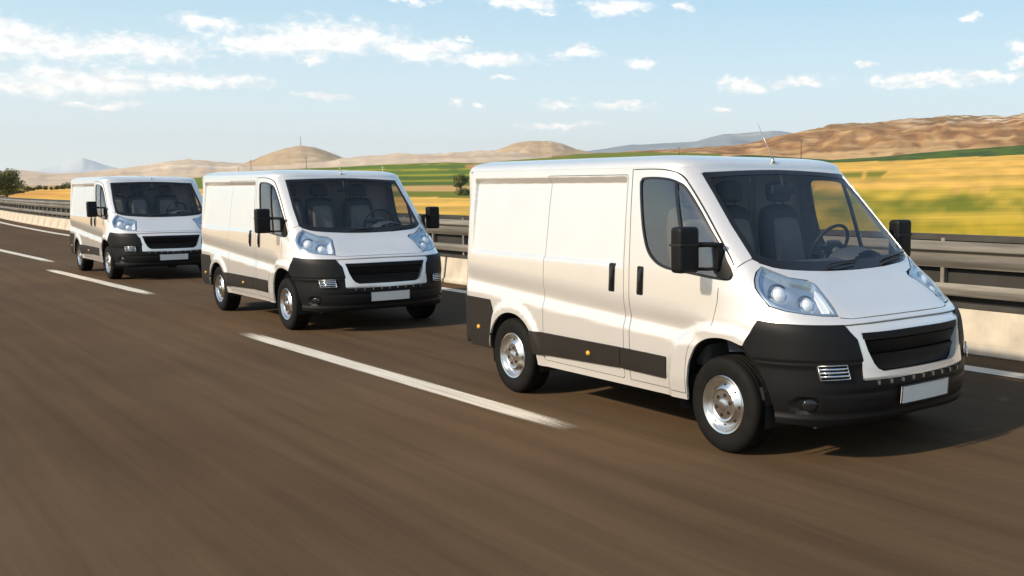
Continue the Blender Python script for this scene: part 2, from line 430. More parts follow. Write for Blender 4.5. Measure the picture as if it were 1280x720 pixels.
def build_van():
    van = empty('cargo_van')
    pt = M['paint']
    # ---- side shells
    win = spline([(-.971,1.87),(-.962,1.905),(-.93,1.926),(-.80,1.93),(-.657,1.921),(-.553,1.897),(-.471,1.856),(-.321,1.713),(-.163,1.545),(-.038,1.417),(.052,1.305),(.078,1.250),(.058,1.216),(-.039,1.213),(-.23,1.226),(-.45,1.243),(-.62,1.258),(-.744,1.298),(-.842,1.378),(-.905,1.521),(-.945,1.70)], 4, True)
    door_top = [(-1.062,1.984),(-.834,1.985),(-.662,1.974),(-.546,1.938),(-.445,1.854),(-.291,1.700),(-.133,1.531),(.018,1.367),(.070,1.292),(.083,1.226)]
    dt = spline(door_top, 4)
    door_front = [(.060,1.190),(-.02,1.182),(-.037,1.15),(-.040,1.065),(-.061,.977),(-.084,.895),(-.115,.868),(-.17,.848),(-.231,.805),(-.31,.72),(-.338,.64),(-.352,.50),(-.357,.378)]
    door = dt+door_front+[(-1.024,.378),(-1.024,.75),(-1.045,1.3)]
    slider = rounded([(-2.238,1.945),(-1.120,1.945),(-1.118,1.3),(-1.104,.9),(-1.104,.378),(-2.235,.378)], .03)
    def grow(poly, g):   # shrink a door inside its opening
        n = len(poly); o = []
        area = sum(poly[i][0]*poly[(i+1) % n][1]-poly[(i+1) % n][0]*poly[i][1] for i in range(n)); s_ = 1 if area > 0 else -1
        for i in range(n):
            a, b, c_ = Vector(poly[i-1]), Vector(poly[i]), Vector(poly[(i+1) % n]); d = (c_-a).normalized(); nrm = Vector((-d.y, d.x))*s_
            o.append(tuple(b+nrm*g))
        return o
    wr = [(-.4505+.002,1.944),(-.30,1.796),(-.099,1.589),(.121,1.373)]
    top_front = [(-.462,1.953),(-.470,1.965),(-.5,1.985),(-.52,1.999)]
    shell = ([(-3.61+.0,.86),(-3.61,1.6),(-3.592,1.985),(-3.59,1.999)]+[(-3.2,1.999),(-2.4,1.999),(-1.6,1.999),(-1.1,1.999),(-.7,1.999)]+top_front[::-1]
             +wr+[(.128,1.364),(.078,1.300)]+[(x+.006, z+.006) for x, z in dt[::-1][2:-1]]+[(-1.070,1.989),(-1.051,1.3),(-1.030,.75),(-1.030,.372),(-.349,.372),(-.343,.33)]
             +[(-.6,.325),(-2.25,.318),(-2.325,.325)]+REAR_ARCH[::-1][1:-1]+[(-3.118,.45),(-3.06,.70),(-3.118,.826),(-3.61,.832)])
    hole_s = rounded([(-2.244,1.950),(-1.114,1.950),(-1.112,1.3),(-1.098,.9),(-1.098,.372),(-2.241,.372)], .033)
    fender = ([(-.033,1.192),(.062,1.196),(.087,1.225),(.083,1.290),(.134,1.357),(.168,1.338),(.196,1.312)]
              +[(.196,1.276),(.214,1.23),(.250,1.176),(.311,1.119),(.378,1.060),(.345,1.0),(.325,.958)]+[(.275,.87),(.234,.79)]
              +FR_ARCH[::-1][1:-1]+[(-.340,.36),(-.347,.372),(-.350,.50),(-.332,.645),(-.303,.725),(-.226,.811),(-.168,.854),(-.113,.873),(-.079,.898),(-.056,.977),(-.034,1.065),(-.031,1.15)])
    strip1 = rounded([(-2.424,.614),(-1.134,.617),(-1.134,.458),(-2.355,.420)], .012)
    strip2 = rounded([(-1.126,.617),(-.580,.612),(-.583,.453),(-1.126,.458)], .012)
    ex = [(x, 1.22+.02*j) for x in (-3.487, -3.4785, -3.470, -3.462, -1.152, -1.1445, -1.137, -1.130) for j in range(37)]
    ex += [(-3.48+.03*i, z) for z in (1.235, 1.252, 1.269, 1.286, 1.888, 1.9, 1.913, 1.926, 1.938) for i in range(79)]
    for i in range(100):
        x = -3.58+.036*i; zb = .985-.155*(x+3.5)/3.2; ex += [(x, zb+q) for q in (-.075, -.05, -.025, -.010, 0.0, .010, .03, .06)]
    for side in (0, 1):
        mi = bool(side)
        panel('body_side', pt, van, shell, holes=[hole_s], mirror=mi, st=.034, extra=ex)
        sd = panel('sliding_door', pt, van, slider, mirror=mi, st=.034, extra=ex)
        fd = panel('front_door', pt, van, grow(door, G*.4), holes=[win], mirror=mi, st=.03, extra=ex)
        panel('front_fender', pt, van, fender, mirror=mi, st=.024)
        s_ = -1 if not side else 1
        # split line pressed in the panel, door and sill mouldings
        a = panel('side_moulding', M['moulding'], sd, strip1, mirror=mi, off=.016, flange=.02, st=.06)
        b = panel('side_moulding', M['moulding'], fd, strip2, mirror=mi, off=.016, flange=.02, st=.06)
        mk = MB().add(*disc_dome(.026, .016, 6)); me = mk.mesh('marker', smooth=True)
        o = link('side_marker', me, M['amber'], sd, (-1.553, s_*1.033, .520)); o.rotation_euler = (0, 0, 0 if s_ < 0 else math.pi)
        # window: rubber frame, glass panes, divider, mirror base
        inner = grow(win, .018)
        panel('window_frame', M['gloss'], fd, grow(win, -.001), holes=[inner], mirror=mi, off=-.002, flange=.012, st=.03)
        cut = lambda poly, fx, keep: clip(poly, fx, keep)
        divx = lambda z: -.565+(1.88-z)*.30
        rear_pane = clip(grow(win, .012), divx, -1); fr = clip(grow(win, .012), divx, 1)
        panel('window_pane', M['win'], fd, rear_pane, mirror=mi, off=-.010, flange=0, st=.07)
        panel('quarter_pane', M['win'], fd, fr, mirror=mi, off=-.009, flange=0, st=.07)
        bar = [(divx(1.915)-.012,1.905),(divx(1.915)+.016,1.905),(divx(1.25)+.016,1.245),(divx(1.25)-.012,1.245)]
        panel('window_divider', M['gloss'], fd, bar, mirror=mi, off=.0, flange=.02, st=.05)
        tri = [(-.055,1.226),(.052,1.224),(.066,1.25),(.045,1.300),(-.045,1.412),(-.06,1.42)]
        panel('mirror_base', M['plastic'], fd, tri, mirror=mi, off=.004, flange=.02, st=.03)
        # handles: recessed cup with a vertical grip
        for par, hx in ((sd, -1.262), (fd, -.905)):
            yy = Yxz(hx, 1.15)
            cup = MB().box((hx-.046, -yy-.005, 1.036), (hx+.046, -yy+.05, 1.264)); 
            fit = lambda mb: setattr(mb, 'v', [(x, y+(yy-Yxz(hx, z))-relief((x, 0, min(z, 1.2))), z) for x, y, z in mb.v])
            fit(cup)
            h = (cup if s_ < 0 else cup.mirror()).build('door_handle', M['plastic'], par, bevel=.022, angle=.6, seg=4)
            g_ = MB().tube([(hx+.008, -yy+.002, 1.065), (hx+.008, -yy-.009, 1.10), (hx+.008, -yy-.009, 1.20), (hx+.008, -yy+.002, 1.238)], .016, 8)
            fit(g_)
            (g_ if s_ < 0 else g_.mirror()).build('handle_grip', M['gloss'], par, angle=.8)
        # cab lining
        liner = [(-1.06,1.96),(-.834,1.97),(-.62,1.96),(-.46,1.90),(-.1,1.54),(.08,1.37),(.04,.95),(-.1,.92),(-1.06,.90)]
        panel('cab_lining', M['trim'], van, liner, holes=[win], mirror=mi, off=-.035, rel=nofn, flange=0, st=.06)
        # rear bumper corner
        rb = [(-3.612,.828),(-3.116,.822),(-3.068,.70),(-3.114,.46),(-3.114,.372),(-3.47,.368),(-3.612,.50)]
        panel('rear_bumper', M['moulding'], van, rb, mirror=mi, off=.012, rel=nofn, flange=.03, st=.04)
        o = link('side_marker', me, M['amber'], van, (-3.32, s_*1.033, .555)); o.rotation_euler = (0, 0, 0 if s_ < 0 else math.pi)
        tl = [(-3.6215,1.30),(-3.598,1.32),(-3.598,.83),(-3.6215,.84)]
        panel('tail_light', M['red'], van, tl, mirror=mi, off=.004, rel=nofn, flange=.02, st=.02)
        # wheel housing
        for cx, r0 in ((-2.735, .40), (-.02, .44)):
            hb = MB(); vs = []; fs = []; n = 20
            for i in range(n+1):
                a_ = math.pi*(i/n)*1.16-.25
                for yy in (-.99, -.55): vs.append((cx+r0*math.cos(a_), yy, .35+r0*1.04*math.sin(a_)))
                if i: fs.append((2*i-2, 2*i-1, 2*i+1, 2*i))
            hb.add(vs, fs); hb.add([v for v in vs if v[1] == -.55], [tuple(range(n+1))])
            (hb if s_ < 0 else hb.mirror()).build('wheel_housing', M['under'], van, smooth=False)
    # ---- roof: rings drawn in from the gutter to the crown
    roof = MB(); K = 15; NS = 96
    def ring(q):
        g_ = math.sin(q*math.pi/2); ins = (1-math.cos(q*math.pi/2))
        z = 2.0+.098*g_**.85; wd = WZ(2.0)-.002-.30*ins; xf = XF(2.0)+.0-.46*ins**1.0; xs = XS(2.0); n = NN(2.0); xr_ = XR(2.0)+.14*ins
        o = []
        for i in range(NS+1):                       # right rear corner -> right side -> front -> left side -> rear
            t = i/NS
            if t < .30: o.append((xr_+(xs-xr_)*t/.30, -wd, z))
            elif t <= .70:
                a = (t-.30)/.40*math.pi; s_, c_ = math.sin(a), math.cos(a); r_ = (abs(s_)**n+abs(c_)**n)**(-1/n)
                o.append((xs+(xf-xs)*r_*abs(s_), -wd*r_*c_, z))
            else: o.append((xs+(xr_-xs)*(t-.70)/.30, wd, z))
        # soften the rear corners
        return [(x, y*(1-.0*z0), z0) for x, y, z0 in o]
    rings = [ring(i/(K-1)) for i in range(K)]
    last = rings[-1]
    for s_ in (.75, .5, .25, 0.02):                 # flat crowned middle
        rings.append([(x if True else x, y*s_, 2.098+.022*(1-s_**2)*min(1, max(0, (-.85-x)/.8))*1.0+.0) for x, y, z in last])
    vs = [p for r_ in rings for p in r_]; m_ = NS+1
    fs = [(i*m_+k, i*m_+k+1, (i+1)*m_+k+1, (i+1)*m_+k) for i in range(len(rings)-1) for k in range(NS)]
    roof.add(vs, fs)
    # rear lip and back wall
    back = [r_[0] for r_ in rings]+[r_[-1] for r_ in rings[::-1]]
    roof.add(back, [tuple(range(len(back)))])
    ro = roof.build('roof', pt, van, angle=.55)
    # antenna
    an = MB().tube([(-.49, 0, 2.04), (-.505, 0, 2.085)], [.017, .009], 10); an.tube([(-.505, 0, 2.08), (-.665, 0, 2.352)], [.0028, .0016], 6)
    an.build('antenna', M['dullsteel'], ro, smooth=True)
    # back wall with two doors
    for s_ in (-1, 1):
        bd = MB().box((-3.625, min(0, s_*.925)+(.004 if s_ > 0 else 0), .40), (-3.595, max(0, s_*.925)-(.004 if s_ < 0 else 0), 1.96))
        b_ = bd.build('rear_door', pt, van, bevel=.01, angle=.6)
        MB().box((-3.640, s_*.12-.05, 1.0), (-3.625, s_*.12+.05, 1.06)).build('handle', M['plastic'], b_, bevel=.004)
    MB().box((-3.60, -.94, .40), (-3.57, .94, 2.0)).build('back_frame', pt, van)
    MB().box((-3.665, -.98, .37), (-3.605, .98, .55)).build('rear_bumper_bar', M['moulding'], van, bevel=.02, angle=.6)
    # ---- nose
    hood_half = [(0,.985),(-.3,.984),(-.52,.980),(-.596,.990),(-.590,1.015),(-.575,1.045),(-.552,1.125),(-.519,1.192),(-.552,1.215),(-.672,1.236),(-.745,1.273),(-.810,1.312),(-.812,1.33)]
    wsb = [(-.800,1.325),(-.680,1.289),(-.348,1.262),(0,1.254)]
    half = spline(hood_half[:3], 3)+hood_half[3:]+spline(wsb, 3)
    hood = [(y, z) for y, z in half]+[(-y, z) for y, z in half[::-1] if abs(y) > 1e-4]
    def rel_hood(P):
        x, y, z = P; return -.010*(1-sst(.30, .58, abs(y)+(z-1.0)*.25))*sst(.985, 1.03, z)*(1-sst(1.17, 1.25, z))-.0
    hoodo = panel('hood', pt, van, hood, base=SY, rel=rel_hood, st=.028)
    # windscreen: glass, black border, wipers, rear view mirror
    opening = sym([(0,1.259),(-.348,1.267),(-.68,1.294),(-.797,1.330),(-.829,1.358)]+WSC[:-1]+[(0,1.984)][:0])
    opening = [(0,1.259),(-.348,1.267),(-.68,1.294),(-.797,1.330),(-.829,1.358)]+WSC
    opening = opening+[(-y, z) for y, z in opening[::-1] if abs(y) > 1e-4]
    inner = [(0,1.322),(-.34,1.328),(-.64,1.345),(-.76,1.375),(-.79,1.405),(-.785,1.589),(-.768,1.78),(-.755,1.90),(-.735,1.925),(-.454,1.945),(-.2,1.953),(0,1.956)]
    inner = inner+[(-y, z) for y, z in inner[::-1] if abs(y) > 1e-4]
    wso = panel('windscreen', M['ws'], van, opening, base=SY, rel=nofn, off=-.006, flange=0, st=.05)
    panel('windscreen_border', M['gloss'], wso, opening, holes=[inner], base=SY, rel=nofn, off=-.003, flange=.012, st=.04)
    # header strip between glass and roof
    hd = [(0,1.988),(-.2,1.985),(-.454,1.976),(-.76,1.962),(-.785,1.950),(-.791,1.965),(-.806,1.985),(-.814,1.9995),(-.4,2.0),(0,2.0)]
    hd = hd+[(-y, z) for y, z in hd[::-1] if abs(y) > 1e-4]
    panel('roof_header', pt, van, hd, base=SY, rel=nofn, off=.0, flange=.012, st=.03)
    for (y0, z0, y1, z1) in ((-.30, 1.275, .06, 1.292), (.32, 1.275, .70, 1.315)):
        wp = MB(); a = SY(y0, z0); b = SY(y1, z1); nrm = Vector((.7, 0, .72))
        wp.tube([a+nrm*.012-Vector((0, .0, .01)), a.lerp(b, .5)+nrm*.030, b+nrm*.018], [.010, .007, .004], 6)
        wp.tube([a.lerp(b, .15)+nrm*.012+Vector((-.02, 0, .02)), a.lerp(b, 1.12)+nrm*.010+Vector((-.02, 0, .02))], .006, 6)
        wp.build('wiper', M['rubber'], wso, angle=.8)
    # lip band
    seam = [(.345,.9625),(.380,1.052)]
    lp = lambda x, y, z: (P_of(x, y, z), z)
    low = [lp(-.0+.332,-.982,.966), lp(.45,-.938,.956), lp(.597,-.853,.948), lp(.70,-.72,.944), lp(.764,-.625,.942), lp(.79,-.5,.946), lp(.812,-.25,.950), (1.0,.951)]
    up = [(1.0,.981), lp(.790,-.30,.980), lp(.755,-.52,.976), lp(.728,-.598,.984), lp(.703,-.606,.993), lp(.654,-.706,.995), lp(.581,-.794,1.007), lp(.480,-.876,1.028), lp(.387,-.928,1.054)]
    lip = low+up
    def rel_lip(P): return .012*(1-sst(.945, .97, P[2]))+.006
    lipfull = low+[(2-p_, z) for p_, z in low[::-1][1:]]+[(2-p_, z) for p_, z in up[::-1]][:-1]+up
    panel('nose_band', pt, van, lipfull, base=SP, rel=lambda P: .010*sst(.05, .3, P[0])-.014*sst(.962, .984, P[2])*sst(.60, .80, P[0]), st=.016, flange=.03)
    # grille panel
    gp_half = [(0,.947),(-.25,.946),(-.5,.942),(-.618,.938),(-.600,.90),(-.566,.845),(-.548,.70),(-.548,.580),(-.3,.578),(0,.577)]
    gp = gp_half+[(-y, z) for y, z in gp_half[::-1][1:-1]]
    gh_half = [(0,.888),(-.25,.887),(-.520,.880),(-.512,.83),(-.497,.77),(-.462,.69),(-.432,.652),(-.385,.631),(0,.628)]
    gh = gh_half+[(-y, z) for y, z in gh_half[::-1][1:-1]]
    def relg(P):
        e_ = abs(P[2]-.585); return .014*(1-sst(.0, .012, -P[2]+.59))-.022*sst(.90, .935, P[2])+.004
    go = panel('grille_surround', pt, van, gp, holes=[gh], base=SY, rel=relg, st=.024, flange=.045)
    def glz(z):   # half width of the grille opening
        t = [(.628,.385),(.652,.432),(.69,.462),(.77,.497),(.83,.512),(.888,.521)]
        for (a, b), (c_, d) in zip(t, t[1:]):
            if z <= c_: return b+(d-b)*(z-a)/(c_-a)
        return .521
    gb = MB()
    for (z0, z1, o0, o1) in ((.845, .893, .018, .030), (.752, .836, -.030, .010), (.632, .742, -.034, -.012)):
        vs = []; fs = []; n = 24
        for i in range(n+1):
            for (z, of_) in ((z0-.004, o0-.05), (z0, o0), (z1, o1), (z1+.003, o1-.05)):
                hw = glz(min(max(z, .628), .888))-(.004 if z0 < .84 else -.012)
                y = -hw+2*hw*i/n; P = SY(y, min(z, .9)); vs.append((P.x+of_, P.y, z))
            if i: b = 4*i; fs += [(b-4+k, b-3+k, b+1+k, b+k) for k in range(3)]
        sl = MB().add(vs, fs); sl.build('grille_slat', M['plastic'], go, angle=.5)
    bk_ = [(y*.99, z) for y, z in gh]
    panel('grille_back', M['under'], go, bk_, base=SY, rel=nofn, off=-.055, flange=0, st=.08)
    # bumper
    arch_e = [(.234,-1.012,.785),(.300,-1.004,.73),(.350,-.996,.66),(.400,-.985,.58),(.440,-.970,.49),(.462,-.955,.401),(.470,-.935,.300)]
    bl = [lp(*q) for q in arch_e]+[lp(.609,-.857,.297), lp(.766,-.706,.300), lp(.85,-.5,.31), lp(.90,-.25,.318), (1.0,.322)]
    bt = [(1.0,.573), lp(.935,-.3,.573), lp(.900,-.550,.574), lp(.890,-.553,.70), lp(.842,-.572,.85), lp(.80,-.607,.90), lp(.772,-.628,.9365), lp(.70,-.72,.939), lp(.597,-.853,.943), lp(.45,-.938,.951), lp(.336,-.982,.960), lp(.280,-.993,.87)]
    full_b = bl+[(2-p_, z) for p_, z in bl[::-1][1:]]+[(2-p_, z) for p_, z in bt[::-1]][:-1]+bt
    bo = panel('front_bumper', M['plastic'], van, full_b, base=SP, rel=relief_nose, st=.016, flange=.05)
    # ribs under the grille panel
    for k in range(9):
        y = -.44+.11*k; P = SY(y, .562)
        MB().box((P.x-.01, y-.0035, .550), (P.x+.026, y+.0035, .576)).build('rib', M['dullsteel'], bo)
    sp_ = MB()
    for i in range(25):
        pass
    # bumper slot vents
    for s_ in (-1, 1):
        vq = [(.711,-.809,.690),(.822,-.649,.694),(.842,-.635,.604),(.729,-.801,.598)]
        def vp(a, b):   # bilinear on the vent
            z = (vq[0][2]*(1-a)+vq[1][2]*a)*(1-b)+(vq[3][2]*(1-a)+vq[2][2]*a)*b
            p_ = (P_of(*vq[0])*(1-a)+P_of(*vq[1])*a)*(1-b)+(P_of(*vq[3])*(1-a)+P_of(*vq[2])*a)*b
            P = SP(p_, z); N = Vector((.75, -.62, 0)).normalized(); P = P+N*.034; return Vector((P.x, P.y*-s_, P.z))
        vb = MB().add([vp(0,0)-Vector((.02,0,0)), vp(1,0)-Vector((.02,0,0)), vp(1,1)-Vector((.02,0,0)), vp(0,1)-Vector((.02,0,0))], [(0,1,2,3)])
        vo = vb.build('bumper_vent', M['under'], bo)
        fr_ = MB(); c_ = [vp(0,0), vp(.5,0), vp(1,0), vp(1,1), vp(.5,1), vp(0,1), vp(0,0)]; fr_.tube(c_, .0045, 6); fr_.build('vent_frame', M['dullsteel'], bo, smooth=True)
        for b in (.25, .5, .76):
            MB().tube([vp(0.02, b), vp(.5, b), vp(.98, b)], .0085, 6).build('vent_bar', M['chrome'], bo, smooth=True)
        # fog lamp
        fl = MB().add(*disc_dome(.05, .01, 6)); o = link('fog_lamp', fl.mesh('fog', smooth=True), M['gloss'], bo, (.690, s_*.852, .428)); o.rotation_euler = (0, 0, R(48) if s_ < 0 else R(132))
    P = SY(0, .47)
    pm = MB(); nn = 8; vs = []; fs = []
    for i in range(nn+1):
        y = -.26+.52*i/nn
        for (z, o_) in ((.405, .030), (.405, .042), (.520, .050), (.520, .038)): vs.append((SY(y, .46).x+o_, y, z))
        if i: b = 4*i; fs += [(b-4+k, b-4+(k+1) % 4, b+(k+1) % 4, b+k) for k in range(4)]
    fs += [(0,1,2,3), (nn*4+3, nn*4+2, nn*4+1, nn*4)]
    pm.add(vs, fs); po = pm.build('number_plate', M['plate'], van)
    pf = MB(); e_ = [(P.x+.043-.004, -.266, .399), (P.x+.052-.0, -.266, .526), (P.x+.052, .266, .526), (P.x+.043, .266, .399)]
    pts_ = []
    for i in range(9): y = -.264+.528*i/8; pts_.append((SY(y, .46).x+.050, y, .524))
    for i in range(9): y = .264-.528*i/8; pts_.append((SY(y, .46).x+.042, y, .401))
    pts_.append(pts_[0]); pf.tube(pts_, .005, 6); pf.build('plate_frame', M['gloss'], po, smooth=True)
    # ---- headlights
    hl = [(.198,-.819,1.306),(.273,-.747,1.266),(.343,-.674,1.229),(.385,-.59,1.214),(.433,-.525,1.188),(.542,-.559,1.123),(.651,-.582,1.043),(.703,-.603,.998),(.654,-.706,1.0),(.581,-.794,1.013),(.48,-.876,1.034),(.387,-.925,1.062),(.317,-.936,1.119),(.256,-.928,1.176),(.219,-.901,1.23),(.201,-.863,1.276)]
    hp = [lp(*q) for q in hl]
    hin = grow(hp, .012)
    for s_ in (-1, 1):
        mi = s_ > 0
        ho = panel('headlight', M['lens'], van, grow(hp, .003), base=SP, rel=nofn, off=.006, flange=0, st=.03, mirror=mi)
        panel('lamp_rim', M['reflector'], ho, grow(hp, .002), holes=[grow(hp, .014)], base=SP, rel=nofn, off=.003, flange=.05, st=.03, mirror=mi)
        def bowl(P):
            d = 0
            for (cx, cy, cz, rr) in ((.406,-.823,1.147,.105), (.562,-.708,1.078,.085)):
                r_ = (Vector((P[0], -abs(P[1]), P[2]))-Vector((cx, cy, cz))).length; d -= .035*(1-sst(0, rr, r_))
            return d+.006*math.sin(P[2]*60+P[0]*30)
        panel('lamp_reflector', M['reflector'], ho, grow(hp, .006), base=SP, rel=bowl, off=-.035, flange=0, st=.014, mirror=mi)
        for (cx, cy, cz, rr) in ((.406,-.823,1.147,.062), (.562,-.708,1.078,.055)):
            p_, z_ = lp(cx, cy, cz); P = SP(p_, z_); N = (SP(p_+.01, z_)-SP(p_-.01, z_)).cross(SP(p_, z_+.01)-SP(p_, z_-.01)).normalized()
            if N.x < 0: N = -N
            N = (N+Vector((.7, 0, -.25))).normalized()
            c0 = P-N*.058
            if mi: c0.y *= -1; N = Vector((N.x, -N.y, N.z))
            lm = MB().lathe_y([(.0001, -.034), (rr*.45, -.030), (rr*.74, -.016), (rr*.84, .0)], n=28)
            q_ = N.to_track_quat('-Y', 'Z').to_euler()
            o = link('lamp_projector', lm.mesh('projector', smooth=True), M['bulb'], ho, tuple(c0)); o.rotation_euler = q_
            rg = MB().lathe_y([(rr*.80, .004), (rr*.84, -.010), (rr*.93, -.014), (rr*1.03, -.006), (rr*1.08, .03)], n=32)
            o = link('projector_ring', rg.mesh('ring', angle=.8), M['chrome'], ho, tuple(c0)); o.rotation_euler = q_
            bz = MB().lathe_y([(rr*1.16, .006), (rr*1.22, -.004), (rr*1.30, .004)], n=32)
            o = link('lamp_bezel', bz.mesh('bezel', angle=.8), M['darkchrome'], ho, tuple(c0)); o.rotation_euler = q_
        blade = [lp(.470,-.560,1.178), lp(.556,-.585,1.105), lp(.640,-.607,1.045), lp(.672,-.628,1.012), lp(.640,-.655,1.016), lp(.590,-.640,1.055), lp(.510,-.615,1.125)]
        panel('indicator', M['bulb'], ho, blade, base=SP, rel=nofn, off=-.022, flange=.015, st=.02, mirror=mi)
    # ---- side mirrors
    for s_ in (-1, 1):
        mo = empty('side_mirror'); mo.parent = van
        cx, cy = -.165, -1.195
        hb = MB().box((cx-.060, cy-.088, 1.265), (cx+.060, cy+.088, 1.582))
        hb = hb if s_ < 0 else hb.mirror()
        h_ = hb.build('mirror_shell', M['plastic'], mo, bevel=.034, seg=4, angle=.7)
        rb_ = MB().box((cx-.063, cy-.091, 1.450), (cx+.063, cy+.091, 1.466)); (rb_ if s_ < 0 else rb_.mirror()).build('mirror_band', M['moulding'], mo, bevel=.008, angle=.7)
        gl_ = MB().box((cx-.063, cy-.072, 1.29), (cx-.058, cy+.072, 1.56)); (gl_ if s_ < 0 else gl_.mirror()).build('mirror_glass', M['chrome'], mo)
        am = MB()
        am.tube([(-.165, -1.13, 1.455), (-.10, -1.06, 1.458), (-.045, -1.00, 1.455), (-.03, -.965, 1.45)], [.02, .018, .018, .02], 8)
        am.tube([(-.165, -1.13, 1.288), (-.10, -1.06, 1.288), (-.045, -1.01, 1.292), (-.03, -.975, 1.298)], [.013, .012, .012, .014], 8)
        am.box((-.056, -1.010, 1.285), (-.026, -.968, 1.462))
        (am if s_ < 0 else am.mirror()).build('mirror_arm', M['plastic'], mo, angle=.9)
    # ---- underbody
    MB().box((-3.5, -.60, .30), (.62, .60, .50)).build('chassis', M['under'], van)
    MB().box((-2.25, -.93, .34), (-.5, .93, .42)).build('floor_pan', M['under'], van)
    MB().box((-3.5, -.93, .40), (-3.15, .93, .60)).build('floor_rear', M['under'], van)
    MB().box((.30, -.60, .30), (.66, .60, .85)).build('engine_bay', M['under'], van)
    MB().box((.46, -.80, .265), (.70, .80, .315)).build('added_sun_block', M['under'], van)  # added box, stops sunlight reaching the road under the front bumper
    ex = MB().tube([(-1.9, -.35, .27), (-3.4, -.35, .27)], .035, 10); ex.build('exhaust', M['dullsteel'], van, smooth=True)
    # ---- wheels
    tyre_prof = [(.20,.085),(.215,.105),(.245,.114),(.285,.116),(.310,.110),(.326,.100),(.334,.088),(.339,.075),(.340,.062),(.334,.060),(.334,.052),(.340,.050),(.3405,.022),(.334,.020),(.334,.012),(.3405,.010)]
    tyre_prof = tyre_prof+[(r_, -y_) for r_, y_ in tyre_prof[::-1]]
    rim_prof = [(.203,.096),(.209,.104),(.203,.110),(.193,.106),(.187,.092),(.180,.070),(.168,.060),(.160,.064),(.128,.098),(.116,.106),(.106,.104),(.100,.099),(.045,.101),(.040,.110),(.030,.114),(.0005,.114)]
    tm = None
    tmesh = MB().lathe_y([(r_, -y_) for r_, y_ in tyre_prof], n=64).mesh('tyre', angle=.5)
    rmesh = MB().lathe_y([(r_, -y_) for r_, y_ in rim_prof], n=56).mesh('rim', angle=.6)
    nutm = MB()
    for k in range(6):
        a = k*math.pi/3+.3; c_ = (.072*math.cos(a), 0, .072*math.sin(a)); nutm.tube([(c_[0], -.098, c_[2]), (c_[0], -.1035, c_[2])], .014, 8)
    nm = nutm.mesh('nuts')
    slot = MB()
    for k in range(8):
        a = k*math.pi/4; c_, s_ = math.cos(a), math.sin(a)
        for r_ in (0,): 
            P0 = Vector((.143*c_, -.083, .143*s_)); tn = Vector((-s_, 0, c_)); rd = Vector((c_*.68, -.0, s_*.68))+Vector((0, .73, 0)); up_ = Vector((c_*.73, -.68, s_*.73))
            slot.add([P0+tn*.011+rd*.008+up_*.002, P0-tn*.011+rd*.008+up_*.002, P0-tn*.009-rd*.008+up_*.002, P0+tn*.009-rd*.008+up_*.002], [(0,1,2,3)])
    smh = slot.mesh('slots')
    hubm = MB().lathe_y([(.19,-.05),(.19,.09),(.0005,.09)], n=24).mesh('hub')
    for (x, s_) in ((0,-1), (-2.8,-1), (0,1), (-2.8,1)):
        wo = empty('wheel'); wo.parent = van; wo.location = (x, s_*.885, .34); wo.rotation_euler = (0, random.random()*0, 0 if s_ < 0 else math.pi)
        link('tyre', tmesh, M['tyre'] if not tmesh.materials else None, wo); rm = link('rim', rmesh, M['steel'] if not rmesh.materials else None, wo)
        tag(link('wheel_nuts', nm, M['moulding'] if not nm.materials else None, wo), kind='stuff'); tag(link('rim_slots', smh, M['under'] if not smh.materials else None, wo), kind='stuff')
        link('brake_drum', hubm, M['under'] if not hubm.materials else None, wo)
    # ---- cab
    MB().box((-1.09, -.93, .42), (-1.065, .93, 1.99)).build('bulkhead', M['trim'], van)
    for y in (.30, .36, .60): 
        MB().box((-1.068, y, .6), (-1.055, y+.02, 1.97)).build('bulkhead_rib', M['trim'], van)
    MB().box((-1.06, -.93, .42), (.45, .93, .50)).build('cab_floor', M['under'], van)
    hl_ = MB().add([(-1.06, -.88, 1.975), (-.60, -.85, 1.965), (-.50, -.78, 1.955), (-.49, 0, 1.965), (-.50, .78, 1.955), (-.60, .85, 1.965), (-1.06, .88, 1.975)], [(0,1,2,3,4,5,6)])
    hl_.build('headliner', M['trim'], van)
    prof = [(.22,1.17),(.18,1.245),(.08,1.29),(-.02,1.315),(-.12,1.29),(-.16,1.20),(-.12,.9),(-.05,.7),(.2,.7)]
    dm = MB(); vs = []; fs = []; L = len(prof)
    for i, y in enumerate((-.90, -.6, 0, .6, .90)):
        vs += [(x, y*.98 if x < .1 else y*.82, z) for x, z in prof]
        if i: b = i*L; fs += [(b-L+k, b-L+(k+1) % L, b+(k+1) % L, b+k) for k in range(L)]
    fs += [tuple(range(L)), tuple(range(4*L, 5*L))[::-1]]
    dm.add(vs, fs); do = dm.build('dashboard', M['dash'], van, angle=.5)
    cw = MB(); vs = []; fs = []; n = 14
    for i in range(n+1):
        a = math.pi*i/n
        for (x, r_) in ((.12, .16), (-.02, .20), (-.13, .17)): vs.append((x, .43-math.cos(a)*r_*1.15, 1.27+math.sin(a)*r_*.62))
        if i: b = i*3; fs += [(b-3, b-2, b+1, b), (b-2, b-1, b+2, b+1)]
    cw.add(vs, fs); cw.build('instrument_cowl', M['dash'], do, smooth=True)
    st_ = empty('steering_wheel'); st_.parent = van; st_.location = (-.25, .40, 1.385); st_.rotation_euler = (0, R(-62), 0)
    tr_ = MB().tube([(.19*math.cos(a*math.pi/18), .19*math.sin(a*math.pi/18), 0) for a in range(37)], .014, 8); tr_.build('steering_rim', M['rubber'], st_, smooth=True)
    sc = MB().box((-.05, -.07, -.05), (.06, .07, .0)); sc.box((-.02, -.185, -.018), (.02, .185, -.002)); sc.box((-.185, -.02, -.018), (0, .02, -.003)); sc.build('steering_boss', M['dash'], st_, bevel=.006)
    MB().tube([(0, 0, -.01), (0, 0, -.30)], .035, 8).build('steering_column', M['dash'], st_)
